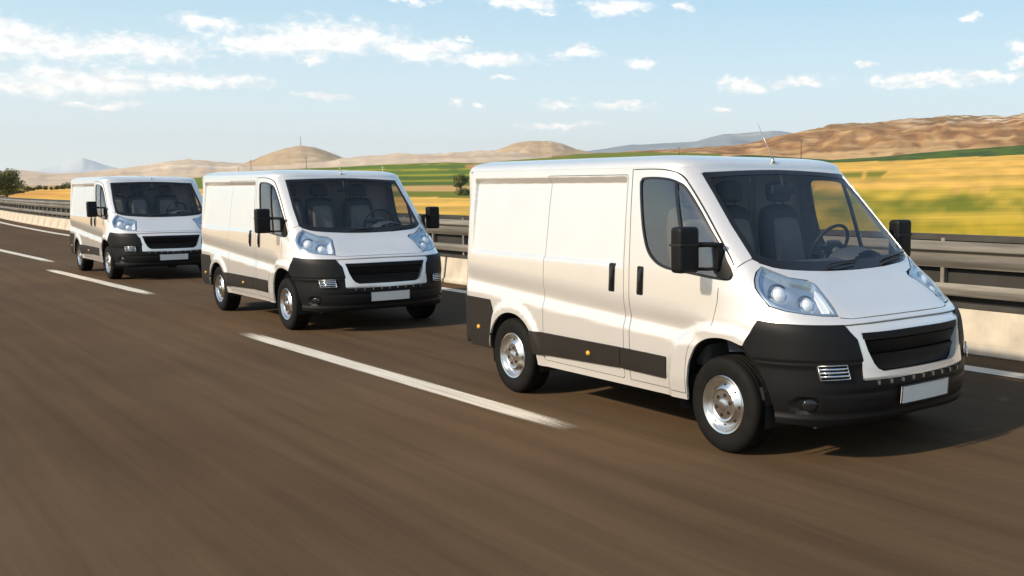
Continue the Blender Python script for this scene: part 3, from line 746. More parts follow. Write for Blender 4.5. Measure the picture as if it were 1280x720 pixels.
    for (y, wd) in ((-.655, .23), (-.22, .225), (.33, .245)):
        se = empty('seat'); se.parent = van; se.location = (-.72, y, 0)
        def cushion(nm_, w_, z0, z1, x0, x1, th, mat, par, topr=.4):
            cb = MB(); nu, nv = 12, 12; vs = []; fs = []
            for f_, sg in ((0, 1), (1, -1)):
                for j in range(nv+1):
                    for i in range(nu+1):
                        a, b = 2*i/nu-1, 2*j/nv-1
                        ww = w_*(1-.16*max(b, 0)**3); yy = a*ww*math.sqrt(1-.28*b*b*topr)*(1-.0); zz = z0+(z1-z0)*(j/nv)
                        zz -= (z1-z0)*.10*topr*(abs(a)**3)*(1 if b > 0 else 0)*b
                        bul = (max(0, 1-a**6)*max(0, 1-b**6))**.45
                        xx = x0+(x1-x0)*(j/nv)+sg*th*bul*(.75+.25*abs(a)**2*2); vs.append((xx, yy, zz))
            m2 = (nu+1)*(nv+1)
            for f_ in (0, 1):
                for j in range(nv):
                    for i in range(nu):
                        q = f_*m2+j*(nu+1)+i; fc = (q, q+1, q+nu+2, q+nu+1); fs.append(fc if f_ == 0 else fc[::-1])
            cb.add(vs, fs); return cb.build(nm_, mat, par, smooth=True)
        cushion('seat_back', wd, .85, 1.715, .12, -.04, .075, M['cloth_dark'], se)
        cushion('seat_panel', wd*.72, .88, 1.64, .155, .005, .060, M['cloth'], se, .2)
        cushion('headrest', .125, 1.735, 1.905, -.03, -.05, .05, M['cloth_dark'], se, .8)
        MB().tube([(-.03, -.05, 1.66), (-.035, -.05, 1.77)], .007, 6).tube([(-.03, .05, 1.66), (-.035, .05, 1.77)], .007, 6).build('headrest_stalks', M['rubber'], se)
        MB().box((-.1, -wd, .55), (.45, wd, .86)).build('seat_cushion', M['cloth_dark'], se, bevel=.05, seg=3, angle=.7)
    rv = MB().box((-.39, -.135, 1.80), (-.36, .105, 1.868)); rv.build('rear_view_mirror', M['rubber'], van, bevel=.012, seg=3)
    MB().tube([(-.38, -.01, 1.86), (-.40, -.01, 1.94)], .012, 6).build('mirror_stalk', M['rubber'], van)
    return van

def disc_dome(r, h, rings):
    vs = []; fs = []; n = 20
    for j in range(rings+1):
        t = j/rings; rr = r*math.cos(t*math.pi/2*.999); y = -h*math.sin(t*math.pi/2)
        vs += [(rr*math.cos(2*math.pi*k/n)*1.0, y, rr*math.sin(2*math.pi*k/n)*.82) for k in range(n)]
        if j: fs += [((j-1)*n+k, (j-1)*n+(k+1) % n, j*n+(k+1) % n, j*n+k) for k in range(n)]
    return vs, fs
def clip(poly, fx, side):
    """part of polygon in front of (side 1) or behind (-1) the line x = fx(z)"""
    o = []; n = len(poly)
    g = lambda p: (p[0]-fx(p[1]))*side
    for i in range(n):
        a, b = poly[i], poly[(i+1) % n]; ga, gb = g(a), g(b)
        if ga >= 0: o.append(a)
        if (ga >= 0) != (gb >= 0): t = ga/(ga-gb); o.append((a[0]+(b[0]-a[0])*t, a[1]+(b[1]-a[1])*t))
    return o

van = build_van()
def children(o): return list(o.children)
def copy_tree(o, parent=None):
    c_ = o.copy(); C.objects.link(c_)
    if parent: c_.parent = parent
    for ch in children(o): copy_tree(ch, c_)
    return c_
bpy.context.view_layer.update()
vans = [van, copy_tree(van), copy_tree(van)]
POS = [(-5.073, 5.706, -.0007), (-13.385, 5.640, .0003), (-23.339, 5.578, .0011)]
LAB = ['large white cargo van nearest the camera, leading the line of three in the left lane',
       'white cargo van in the middle of the convoy, both its black side mirrors in view',
       'smallest white cargo van at the back of the line, nearest the distant guardrail']
for v_, p_, l_ in zip(vans, POS, LAB):
    v_.location = (p_[0], p_[1], 0); v_.rotation_euler = (0, 0, p_[2]); tag(v_, l_, 'van', 'white vans driving in convoy')

# ------------------------------------------------------------------ road
def road_mat():
    m, t = new_mat('asphalt')
    g = t.n('ShaderNodeNewGeometry').outputs['Position']
    st_ = t.n('ShaderNodeMapping', {'Vector': g, 'Scale': (.16, 5.0, 1)}).outputs[0]
    st2 = t.n('ShaderNodeMapping', {'Vector': g, 'Scale': (.8, 34, 1)}).outputs[0]
    n1 = t.noise(st_, 1.0, 5, .6); n2 = t.noise(st2, 1.0, 4, .6); n3 = t.noise(g, .35, 3); n4 = t.noise(g, 95, 4, .75)
    a = t.math('ADD', t.math('ADD', .04, t.math('MULTIPLY', n1, .40)), t.math('MULTIPLY', n2, .11)); a = t.math('ADD', a, t.math('MULTIPLY', n3, .26)); a = t.math('ADD', a, t.math('MULTIPLY', n4, .13))
    sy = t.n('ShaderNodeSeparateXYZ', [g]).outputs[1]; tr = None     # oil-darkened lane centres and polished wheel tracks
    wob = t.math('MULTIPLY', t.math('SUBTRACT', t.noise(g, .25, 2), .5), 1.2); yy = t.math('ADD', sy, wob)
    for y0, wd, am in ((1.9, .75, -.060), (6.3, .5, -.05), (-2.6, .8, -.055), (3.2, .3, .025), (.55, .35, .025), (4.25, .28, .012)):
        q = t.math('DIVIDE', t.math('SUBTRACT', yy, y0), wd); q = t.math('MULTIPLY', t.math('EXPONENT', t.math('MULTIPLY', t.math('MULTIPLY', q, q), -1.0)), am)
        a = t.math('ADD', a, q)
    grit = t.noise(g, 60, 5, .8); a = t.math('ADD', a, t.math('MULTIPLY', t.math('SUBTRACT', grit, .5), .16))
    c_ = t.ramp(a, [(.28, (.058, .035, .019)), (.5, (.100, .064, .036)), (.74, (.145, .099, .058))])
    b = t.n('ShaderNodeBsdfPrincipled', {'Base Color': c_, 'Roughness': t.n('ShaderNodeMapRange', [n1, .3, .7, .85, .98]).outputs[0], 'Specular IOR Level': .08})
    bn = t.n('ShaderNodeBump', {'Strength': .35, 'Distance': .004, 'Height': t.math('ADD', n4, t.math('MULTIPLY', n2, .5))}); t.nt.links.new(bn.outputs[0], b.inputs['Normal'])
    t.n('ShaderNodeOutputMaterial', [b.outputs[0]]); return m
def paint_line_mat():
    m, t = new_mat('road_paint')
    g = t.n('ShaderNodeNewGeometry').outputs['Position']
    n1 = t.noise(t.n('ShaderNodeMapping', {'Vector': g, 'Scale': (1.2, 30, 1)}).outputs[0], 1.0, 5, .65); n2 = t.noise(g, 90, 3, .7)
    c_ = t.ramp(t.math('ADD', t.math('MULTIPLY', n1, .6), t.math('MULTIPLY', n2, .4)), [(.34, (.30, .25, .19)), (.52, (.70, .64, .54)), (.7, (.80, .76, .68))])
    b = t.n('ShaderNodeBsdfPrincipled', {'Base Color': c_, 'Roughness': .6}); t.n('ShaderNodeOutputMaterial', [b.outputs[0]]); return m
M['road'] = road_mat(); M['line'] = paint_line_mat()
path = spline([(70,10.9),(30,10.3),(-6.4,9.62),(-28,9.12),(-50.8,8.66),(-75.4,9.12),(-110,11.2),(-160,16.5),(-230,27),(-330,48)], 16)
def strip(off0, off1, z, x_lo=-400, x_hi=80):
    vs = []; fs = []; pts = [p for p in path if x_lo <= p[0] <= x_hi]
    for i, p in enumerate(pts):
        vs += [(p[0], p[1]+off0, z), (p[0], p[1]+off1, z)]
        if i: b = 2*i; fs.append((b-2, b, b+1, b-1))
    return MB().add(vs, fs)
rd = strip(-15.5, 13, 0)
tag(rd.build('road', M['road']), kind='structure')
tag(strip(-14.45, -14.2, .004, -300).build('edge_line', M['line']), kind='structure')
def worn_mat():
    m, t = new_mat('worn_road_paint'); g = t.n('ShaderNodeNewGeometry').outputs['Position']; w_ = t.n('ShaderNodeVertexColor'); w_.layer_name = 'wear'
    n1 = t.noise(t.n('ShaderNodeMapping', {'Vector': g, 'Scale': (.9, 26, 1)}).outputs[0], 1.0, 5, .65); n2 = t.noise(g, 70, 4, .75)
    c_ = t.ramp(t.math('ADD', t.math('MULTIPLY', n1, .6), t.math('MULTIPLY', n2, .4)), [(.34, (.42, .36, .28)), (.52, (.68, .62, .52)), (.7, (.78, .74, .65))])
    k = t.math('ADD', w_.outputs[0], t.math('MULTIPLY', t.math('SUBTRACT', t.math('ADD', t.math('MULTIPLY', n1, .5), t.math('MULTIPLY', n2, .5)), .5), .9))
    al = t.n('ShaderNodeMapRange', {'Value': k, 'From Min': .12, 'From Max': .75}); al.interpolation_type = 'SMOOTHSTEP'
    b = t.n('ShaderNodeBsdfPrincipled', {'Base Color': c_, 'Roughness': .7, 'Specular IOR Level': .2}); tr = t.n('ShaderNodeBsdfTransparent')
    mx = t.n('ShaderNodeMixShader', [al.outputs[0], tr.outputs[0], b.outputs[0]]); t.n('ShaderNodeOutputMaterial', [mx.outputs[0]]); return m
M['worn'] = worn_mat()
def quad_line(name, x0, y0, x1, y1, wd, z=.004):
    a, b = Vector((x0, y0)), Vector((x1, y1)); d = (b-a).normalized(); n_ = Vector((-d.y, d.x))*wd/2; vs = []; fs = []; cols = []; k = 40; W = (-1.25, -.9, -.45, 0, .45, .9, 1.25)
    for i in range(k+1):
        p = a.lerp(b, i/k); e_ = min(1, min(i, k-i)/7)
        for q in W: vs.append((p.x+n_.x*q, p.y+n_.y*q, z)); cols.append(max(0, 1.15-abs(q)**3*.75)*(e_**.8) if abs(q) < 1.2 else 0)
        if i:
            for c_ in range(6): o_ = 7*i+c_; fs.append((o_-7, o_, o_+1, o_-6))
    me = mesh_from(name, vs, fs); at = me.color_attributes.new('wear', 'FLOAT_COLOR', 'POINT')
    for i, c_ in enumerate(cols): at.data[i].color = (c_, c_, c_, 1)
    return tag(link(name, me, M['worn']), kind='structure')
for q in ((-13.6, 4.12, -6.2, 4.325), (-27.3, 4.09, -19.2, 4.48), (-42.0, 4.12, -29.3, 4.65), (.2, 4.45, 7.0, 4.6), (-56, 4.0, -49, 4.1)): quad_line('lane_marking', *q, .21)
def edge_off(x):
    t = [(-400,-.9),(-75,-.72),(-50,-.92),(-28,-.75),(-16,-.62),(-6,-.76),(80,-.8)]
    for (a, b), (c_, d) in zip(t, t[1:]):
        if x <= c_: return b+(d-b)*(x-a)/(c_-a)
    return -.8
vs = []; fs = []
for i, p in enumerate([p for p in path if p[0] > -300]):
    o_ = edge_off(p[0]); vs += [(p[0], p[1]+o_-.13, .004), (p[0], p[1]+o_+.13, .004)]
    if i: b = 2*i; fs.append((b-2, b, b+1, b-1))
tag(MB().add(vs, fs).build('edge_line', M['line']), kind='structure')

# ------------------------------------------------------------------ median barrier
def arc_path(x0, x1, step):
    out = []; acc = 0; pts = path
    prev = Vector(pts[0]); nxt = step; dist = 0
    for p in pts[1:]:
        p = Vector(p); seg = (p-prev).length
        while dist+seg >= nxt:
            q = prev.lerp(p, (nxt-dist)/seg); d = (p-prev).normalized()
            if x0 <= q.x <= x1: out.append((q.x, q.y, math.atan2(-d.y, -d.x)))
            nxt += step
        dist += seg; prev = p
    return out
M['concrete'] = simple('barrier_concrete', (.52, .45, .355), .88, bump=.6, bscale=40, var=.22, vscale=2.4)
def rail_mat():
    m, t = new_mat('galvanised_steel')
    oc = t.n('ShaderNodeNewGeometry').outputs['Position']
    nz = t.noise(t.n('ShaderNodeMapping', {'Vector': oc, 'Scale': (.6, 2, 14)}).outputs[0], 1.0, 5, .6)
    c_ = t.ramp(nz, [(.3, (.11, .10, .085)), (.55, (.21, .19, .16)), (.75, (.34, .31, .26))])
    b = t.n('ShaderNodeBsdfPrincipled', {'Base Color': c_, 'Roughness': .62, 'Metallic': .35}); t.n('ShaderNodeOutputMaterial', [b.outputs[0]]); return m
M['rail'] = rail_mat()
M['post'] = simple('weathered_post', (.28, .24, .20), .7, .3, var=.3, vscale=4)
M['gap_shade'] = simple('gap_shade_sheet', (.035, .032, .028), .8, var=.3, vscale=2)  # near-black colour stands in for shade between the rails
M['darkrail'] = simple('dark_rail', (.065, .06, .052), .55, .4, var=.25, vscale=3)
barrier = empty('concrete_barrier', (-6.4, 9.62, 0)); tag(barrier, 'pale concrete median barrier in butted blocks along the left edge of the road', 'barrier')
SEG = 1.8
seg_me = MB()
pr = [(-.0,0),(-.0,.07),(.035,.10),(.09,.50),(.27,.50),(.325,.10),(.36,.07),(.36,0)]
vs = [(0.035, y, z) for y, z in pr]+[(SEG-.035, y, z) for y, z in pr]; L = len(pr)
fs = [(k, (k+1) % L, L+(k+1) % L, L+k) for k in range(L)]+[tuple(range(L))[::-1], tuple(range(L, 2*L))]
sm_ = MB().add(vs, fs).mesh('block', bevel=.012, seg=1); sm_.materials.append(M['concrete'])
arcs = arc_path(-240, 60, SEG)
for (x, y, a) in arcs:
    o = link('concrete_block', sm_, None, barrier, (x-barrier.location.x, y-barrier.location.y, 0)); o.rotation_euler = (0, 0, a)
gr = empty('guardrail', (-6.4, 9.8, .5)); tag(gr, 'galvanised steel guardrail with two beams and dark posts on top of the concrete barrier', 'guardrail')
pm_ = MB().box((-.026, .13, 0), (.026, .21, .78)).mesh('post', bevel=.006, seg=1); pm_.materials.append(M['post'])
for (x, y, a) in arc_path(-215, 60, 1.2):
    o = link('post', pm_, None, gr, (x-gr.location.x, y-gr.location.y, 0)); o.rotation_euler = (0, 0, a)
def sweep(prof, name, mat, par, x0=-300, x1=70, closed=True):
    vs = []; fs = []; L = len(prof); ps = [p for p in path if x0 <= p[0] <= x1]
    for i, p in enumerate(ps):
        vs += [(p[0]-par.location.x, p[1]+y-par.location.y, z-par.location.z) for y, z in prof]
        if i: b = i*L; fs += [(b-L+k, b-L+(k+1) % L, b+(k+1) % L, b+k) for k in range(L if closed else L-1)]
    return MB().add(vs, fs).build(name, mat, par, angle=.9)
def wbeam(z0, z1, y, d=.05, t=.008):
    h = z1-z0; f = [(y+d, z0), (y+d*.9, z0+.06*h), (y, z0+.18*h), (y, z0+.34*h), (y+d, z0+.46*h), (y+d, z0+.54*h), (y, z0+.66*h), (y, z0+.82*h), (y+d*.9, z0+.94*h), (y+d, z1)]
    return f+[(a+t, b) for a, b in f[::-1]]
sweep([(.215,.52),(.215,1.30),(.235,1.30),(.235,.52)], 'gap_shade_sheet', M['gap_shade'], gr)  # added dark sheet: closes the view between the rails, imitates shade there
sweep(wbeam(.945, 1.245, .075), 'rail_beam', M['rail'], gr)
sweep([(.10,.63),(.085,.65),(.085,.75),(.10,.77),(.12,.77),(.12,.63)], 'rail_beam', M['rail'], gr)
sweep([(.14,1.255),(.14,1.325),(.20,1.325),(.20,1.255)], 'top_rail', M['darkrail'], gr)
sweep([(.085,.502),(.085,.56),(.25,.56),(.25,.502)], 'base_rail', M['darkrail'], gr)

# ------------------------------------------------------------------ land
def pw(t):
    def f(x):
        if x <= t[0][0]: return t[0][1]
        for (a, b), (c_, d) in zip(t, t[1:]):
            if x <= c_: s_ = (x-a)/(c_-a); return b+(d-b)*s_
        return t[-1][1]
    return f
v2f = pw([(-900,242),(-200,239),(0,238),(88,237.5),(300,240),(450,240),(590,240),(700,226),(800,216),(950,206),(1040,203),(1280,195),(1600,188),(2200,190),(5000,200)])
v3f = pw([(-900,236),(-200,233),(0,232.5),(88,231),(250,222),(300,214),(420,209),(470,206),(560,203),(600,204),(700,196),(720,192.5),(800,190),(850,191),(950,194),(1040,200),(1100,196),(1150,191),(1200,187),(1280,181),(1600,176),(2200,185),(5000,200)])
gold = Vector((.70, .41, .085)); gold2 = Vector((.60, .40, .045)); yel = Vector((.50, .34, .02)); green = Vector((.105, .165, .018)); dgreen = Vector((.045, .080, .015)); tan = Vector((.50, .31, .12)); olive = Vector((.22, .20, .015)); orange = Vector((.46, .20, .05)); pink = Vector((.50, .32, .20))
def land_col(u, v, D):
    nz = noise.noise(Vector((u*.012, v*.22, 3.1))); nz2 = noise.noise(Vector((u*.05, v*.9, 7.7)))
    vv = v+nz*3.0+nz2*1.0
    if u > 900:
        top = 200-(u-1040)*.062; band = 8 if u > 1150 else 4+max(0, (u-1040))*.03
        if vv < top-1 and vv < v2f(u)-band*.8+1: c_ = tan if vv < top-12 else dgreen*.9
        elif v < v2f(u)+1 and v > v3f(u)-2: c_ = green*.75 if nz2 > .0 else dgreen
        elif vv < 237: c_ = gold.lerp(gold2, max(0, nz))*(1+.25*nz2)
        elif vv < 272: c_ = gold2.lerp(Vector((.17, .18, .010)), min(1, max(0, (.25+.65*math.exp(-((vv-255)/11)**2))+nz*1.1+nz2*.6)))
        elif vv < 290: c_ = yel.lerp(Vector((.22, .20, .012)), min(1, max(0, .25+nz2*.9+nz*.5)))
        else: c_ = yel.lerp(dgreen, min(1, (vv-290)/9))
        if abs(v-219) < 4+nz*3 and 1030 < u < 1110 and nz2 > -.1: c_ = olive
    elif u > 415:
        if vv < 205+(600-u)*.02: c_ = olive.lerp(green, .6)
        elif v < 232+nz: 
            s_ = math.sin(v*.95+u*.012); c_ = olive*1.5 if s_ > .82 else green.lerp(olive, .35) if s_ > .3 else green*(1.0+.2*nz2) if v < 219 else green.lerp(dgreen, .4)
            if u > 580: c_ = orange.lerp(tan, .5) if v < 212 else c_
        elif v < 238.5+nz: c_ = tan*1.05
        elif v < 246+nz*2: c_ = olive.lerp(green, .5)
        elif v < 262: c_ = gold*(1.05+.2*nz2)
        else: c_ = gold.lerp(yel, min(1, (v-262)/14))*(1+.2*nz2)
    elif u > 240 and v < 236:
        c_ = green.lerp(olive, .3)
    else:
        if v < 236: c_ = pink.lerp(tan, .4)
        else: c_ = gold.lerp(orange, max(0, min(1, .25+nz)))*(1.15+.2*nz2)
    return c_
def land():
    us = [-6000, -4500, -3200, -2400, -1700, -1200, -900, -600, -400, -250, -150, -100]+[-60+5*i for i in range(276)]+[1360, 1450, 1600, 1800, 2100, 2500, 3100, 4200, 6000, 9000]
    Ds = [24, 30, 36, 43, 50, 57, 65, 75, 85, 98, 112, 128, 146, 167, 190, 215, 245, 280, 310, 340, 370, 400, 415, 430, 447, 465, 484, 504, 525, 547, 570, 594, 619, 645, 672, 700, 729, 759, 790, 822, 855, 889, 924, 960, 1000, 1250, 1500]
    vs = []; cols = []
    for D in Ds:
        for u in us:
            vA, vB = v2f(u), v3f(u)
            zA = CAMH+400*elev_tan(u, vA); zB = CAMH+1000*elev_tan(u, vB); z0 = -.45 if u < 1000 else -.45
            if D <= 400:
                t = max(0, (D-45)/355); z = z0+(zA-z0)*(t**1.15)
            elif D <= 1000:
                t = (D-400)/600; z = zA+(zB-zA)*t
            else: z = zB-(D-1000)*.02
            z += noise.noise(Vector((u*.01, D*.02, 0)))*min(.5, D/900)
            a = azim(u) if -2500 < u < 4000 else azim(u)
            vs.append((D*math.cos(a), D*math.sin(a), z))
            v_ = HOR-(z-CAMH)/D*F_PX*1.0
            c_ = land_col(u, v_, D); cols.append((*[min(.85, q) for q in c_], 1))
    m_ = len(us); fs = [(i*m_+k, i*m_+k+1, (i+1)*m_+k+1, (i+1)*m_+k) for i in range(len(Ds)-1) for k in range(m_-1)]
    me = mesh_from('fields', vs, fs, True)
    at = me.color_attributes.new('crop', 'FLOAT_COLOR', 'POINT')
    for i, c_ in enumerate(cols): at.data[i].color = c_
    m, t = new_mat('field_crops'); a = t.n('ShaderNodeVertexColor'); a.layer_name = 'crop'
    g = t.n('ShaderNodeNewGeometry').outputs['Position']
    rot = t.n('ShaderNodeMapping', {'Vector': g, 'Rotation': (0, 0, R(-YAW)), 'Scale': (1, 1, 1)}).outputs[0]
    s1 = t.noise(t.n('ShaderNodeMapping', {'Vector': rot, 'Scale': (.010, .05, .3)}).outputs[0], 1.0, 6, .65)
    s2 = t.noise(t.n('ShaderNodeMapping', {'Vector': rot, 'Scale': (.12, .5, 1)}).outputs[0], 1.0, 6, .7)
    k = t.math('ADD', t.math('MULTIPLY', s1, .6), t.math('MULTIPLY', s2, .4))
    mul = t.ramp(k, [(.32, (.50, .58, .5)), (.5, (1, 1, 1)), (.66, (1.35, 1.25, 1.2))])
    c_ = t.mix(1.0, a.outputs[0], mul, 'MULTIPLY')
    b = t.n('ShaderNodeBsdfPrincipled', {'Base Color': c_, 'Roughness': .95, 'Specular IOR Level': .1})
    t.n('ShaderNodeOutputMaterial', [b.outputs[0]])
    return tag(link('fields', me, m), kind='structure')
land()
def ground_mat():
    return simple('dry_ground', (.34, .25, .12), .95, var=.25, vscale=.05)
gm = ground_mat()
gv = []; gf = []; n = 96; radii = [0, 60, 400, 2000, 9000, 13900]
for r_ in radii: gv += [(r_*math.cos(2*math.pi*k/n), r_*math.sin(2*math.pi*k/n), -.9 if r_ < 500 else -3.5 if r_ < 5000 else -12) for k in range(n)]
gf = [(i*n+k, i*n+(k+1) % n, (i+1)*n+(k+1) % n, (i+1)*n+k) for i in range(len(radii)-1) for k in range(n)]
tag(link('ground', mesh_from('ground', gv, gf, True), gm), kind='structure')

def hill_mat(name, base, light, dark, sx, sz, mid=None):
    m, t = new_mat(name); g = t.n('ShaderNodeTexCoord').outputs['Object']
    a = t.noise(t.n('ShaderNodeMapping', {'Vector': g, 'Scale': (sx, sx, sz)}).outputs[0], 1.0, 8, .66)
    b2 = t.noise(t.n('ShaderNodeMapping', {'Vector': g, 'Scale': (sx*.3, sx*.3, sz*.45)}).outputs[0], 1.0, 5, .6)
    k = t.math('ADD', t.math('MULTIPLY', a, .6), t.math('MULTIPLY', b2, .4))
    c_ = t.ramp(k, [(.36, dark), (.47, base), (.54, mid or base), (.60, light)])
    b = t.n('ShaderNodeBsdfPrincipled', {'Base Color': c_, 'Roughness': .95, 'Specular IOR Level': .05}); t.n('ShaderNodeOutputMaterial', [b.outputs[0]]); return m
def hill(name, sky_line, base_line, D0, D1, mat, amp=.25, du=4, rows=26, nscale=1.0, seed=0, prof=1.0, soil_shade=None):
    f, g = pw(sky_line), pw(base_line); u0, u1 = sky_line[0][0], sky_line[-1][0]; us = [u0+du*i for i in range(int((u1-u0)/du)+1)]; vs = []
    for j in range(rows+4):
        t = j/rows; D = D0+(D1-D0)*t
        for u in us:
            zt = CAMH+D1*elev_tan(u, f(u)); zb = CAMH+D0*elev_tan(u, g(u)); 
            if t <= 1:
                s_ = t**prof; s_ = s_*.45+.55*(s_*s_*(3-2*s_)); e = math.sin(math.pi*min(1, t))**.7
                nv = 0; fr = 1; am = 1
                P = Vector((u*.02*nscale, t*3.2*nscale, seed))
                for o_ in range(5): nv += am*(.5-abs(noise.noise(P*fr))); fr *= 2.1; am *= .5
                z = zb+(zt-zb)*(s_+amp*e*(nv-.45))
                z += (zt-zb)*.012*noise.noise(Vector((u*.12, 0, seed)))*min(1, t)
            else: z = zt-(zt-zb)*(t-1)*2.5
            a = azim(u); vs.append((D*math.cos(a), D*math.sin(a), z))
    m_ = len(us); fs = [(i*m_+k, i*m_+k+1, (i+1)*m_+k+1, (i+1)*m_+k) for i in range(rows+3) for k in range(m_-1)]
    me = mesh_from(name, vs, fs, True)
    if soil_shade:
        at = me.color_attributes.new('soil_shade', 'FLOAT_COLOR', 'POINT')
        for k in range(len(vs)): at.data[k].color = (*soil_shade(us[k % m_], min(1, (k//m_)/rows)), 1)
    return tag(link(name, me, mat), kind='structure')
def brown_soil_shade(u, t):
    n1 = noise.noise(Vector((u*.010, t*5, 1.3))); n2 = noise.noise(Vector((u*.045, t*16, 4.1))); n3 = noise.noise(Vector((u*.03+t*9, t*24, 9.0)))
    ol = Vector((.30, .225, .10)); br = Vector((.36, .19, .075)); dk = Vector((.21, .105, .042)); ta = Vector((.52, .33, .155)); wh = Vector((.72, .60, .46))
    c_ = ta.lerp(br, sst(.02, .25, t+n1*.15))
    c_ = c_.lerp(dk, .8*sst(.05, .35, n2+n1*.5)*(1-sst(.6, .8, t)))
    c_ = c_.lerp(ta, .8*sst(.12, .35, -n2)*(1-sst(.55, .8, t)))
    c_ = c_.lerp(ol, sst(.52, .74, t+n1*.2)*(.9 if u > 1010 else .3))
    c_ = c_.lerp(wh, .85*sst(.10, .26, n3)*sst(.40, .55, t)*(1-sst(.80, .93, t))*sst(1090, 1180, u))
    c_ = c_.lerp(dk, .7*sst(.15, .3, -n3)*sst(.35, .5, t)*(1-sst(.85, .97, t)))  # slanting dark streaks: hillside shadows painted into the colour
    return c_
hb_, t = new_mat('brown_hill_soil_shade'); g = t.n('ShaderNodeTexCoord').outputs['Object']; a = t.n('ShaderNodeVertexColor'); a.layer_name = 'soil_shade'
d1 = t.noise(t.n('ShaderNodeMapping', {'Vector': g, 'Scale': (.012, .012, .06)}).outputs[0], 1.0, 9, .7)
mul = t.ramp(d1, [(.36, (.74, .72, .70)), (.5, (1, 1, 1)), (.62, (1.22, 1.2, 1.18))])
b = t.n('ShaderNodeBsdfPrincipled', {'Base Color': t.mix(1.0, a.outputs[0], mul, 'MULTIPLY'), 'Roughness': .95, 'Specular IOR Level': .05}); t.n('ShaderNodeOutputMaterial', [b.outputs[0]])
hill('brown_hill', [(690,198),(760,193),(830,190),(870,187.5),(930,183),(960,176),(980,170.5),(1010,165),(1030,162),(1034,159),(1060,158),(1100,155),(1140,151),(1180,148.5),(1230,148.5),(1258,149),(1280,144),(1340,139),(1420,142),(1560,150),(1800,165),(2100,185)],
     [(690,206),(1000,206),(1280,200),(2100,206)], 1050, 2700, hb_, .075, 3, 70, 1.0, 2.0, .8, soil_shade=brown_soil_shade)
cone_m = hill_mat('tan_hill_soil', (.46, .33, .20), (.58, .45, .30), (.28, .18, .11), .010, .03)
hill('cone_hill', [(250,219),(280,212),(300,206.5),(320,199),(340,191),(360,185),(378,182),(395,184),(410,189),(430,197),(450,203),(480,210)], [(250,222),(480,214)], 2300, 3000, cone_m, .05, 2, 30, 1.6, 5.0)
hill('sand_hill', [(540,197),(590,194),(615,190),(632,184),(645,178.5),(665,176),(690,176.5),(705,180),(720,186),(740,191),(800,194)], [(540,206),(800,200)], 2400, 3100, cone_m, .14, 2, 30, 1.3, 8.0)
pk = hill_mat('pale_range_soil', (.58, .45, .32), (.70, .58, .45), (.44, .31, .21), .0025, .06)
hill('pale_ridge', [(-1700,237),(-1300,226),(-1000,221),(-500,214),(-200,214),(0,214.5),(25,213.5),(60,217),(110,216),(150,212),(185,208),(215,202.5),(235,201),(262,203),(300,206),(360,206),(440,200),(480,196.5),(500,195),(515,196),(540,196.5),(570,194),(600,192),(640,192),(700,196),(780,200)],
     [(-1700,238),(0,236),(250,228),(400,215),(560,210),(780,208)], 1700, 4200, pk, .11, 3, 44, 1.0, 11.0, .7)
bl_ = hill_mat('blue_range_hazed_rock', (.26, .29, .31), (.42, .40, .38), (.18, .21, .25), .0012, .01)  # blue of the distant haze is put into the rock colour
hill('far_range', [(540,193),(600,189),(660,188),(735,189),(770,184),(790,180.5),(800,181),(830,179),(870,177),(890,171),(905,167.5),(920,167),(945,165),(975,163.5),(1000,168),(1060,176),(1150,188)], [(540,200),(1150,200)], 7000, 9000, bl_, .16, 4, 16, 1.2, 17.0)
fp_ = hill_mat('hazed_peak_rock', (.62, .65, .67), (.66, .68, .69), (.58, .61, .64), .0012, .01)  # rock colour paled towards the sky to imitate haze
hill('far_peak', [(40,214),(62,210),(80,206),(95,200),(106,197.5),(118,201),(135,207),(160,213)], [(40,218),(160,218)], 12000, 13000, fp_, .2, 3, 10, 1.0, 21.0)

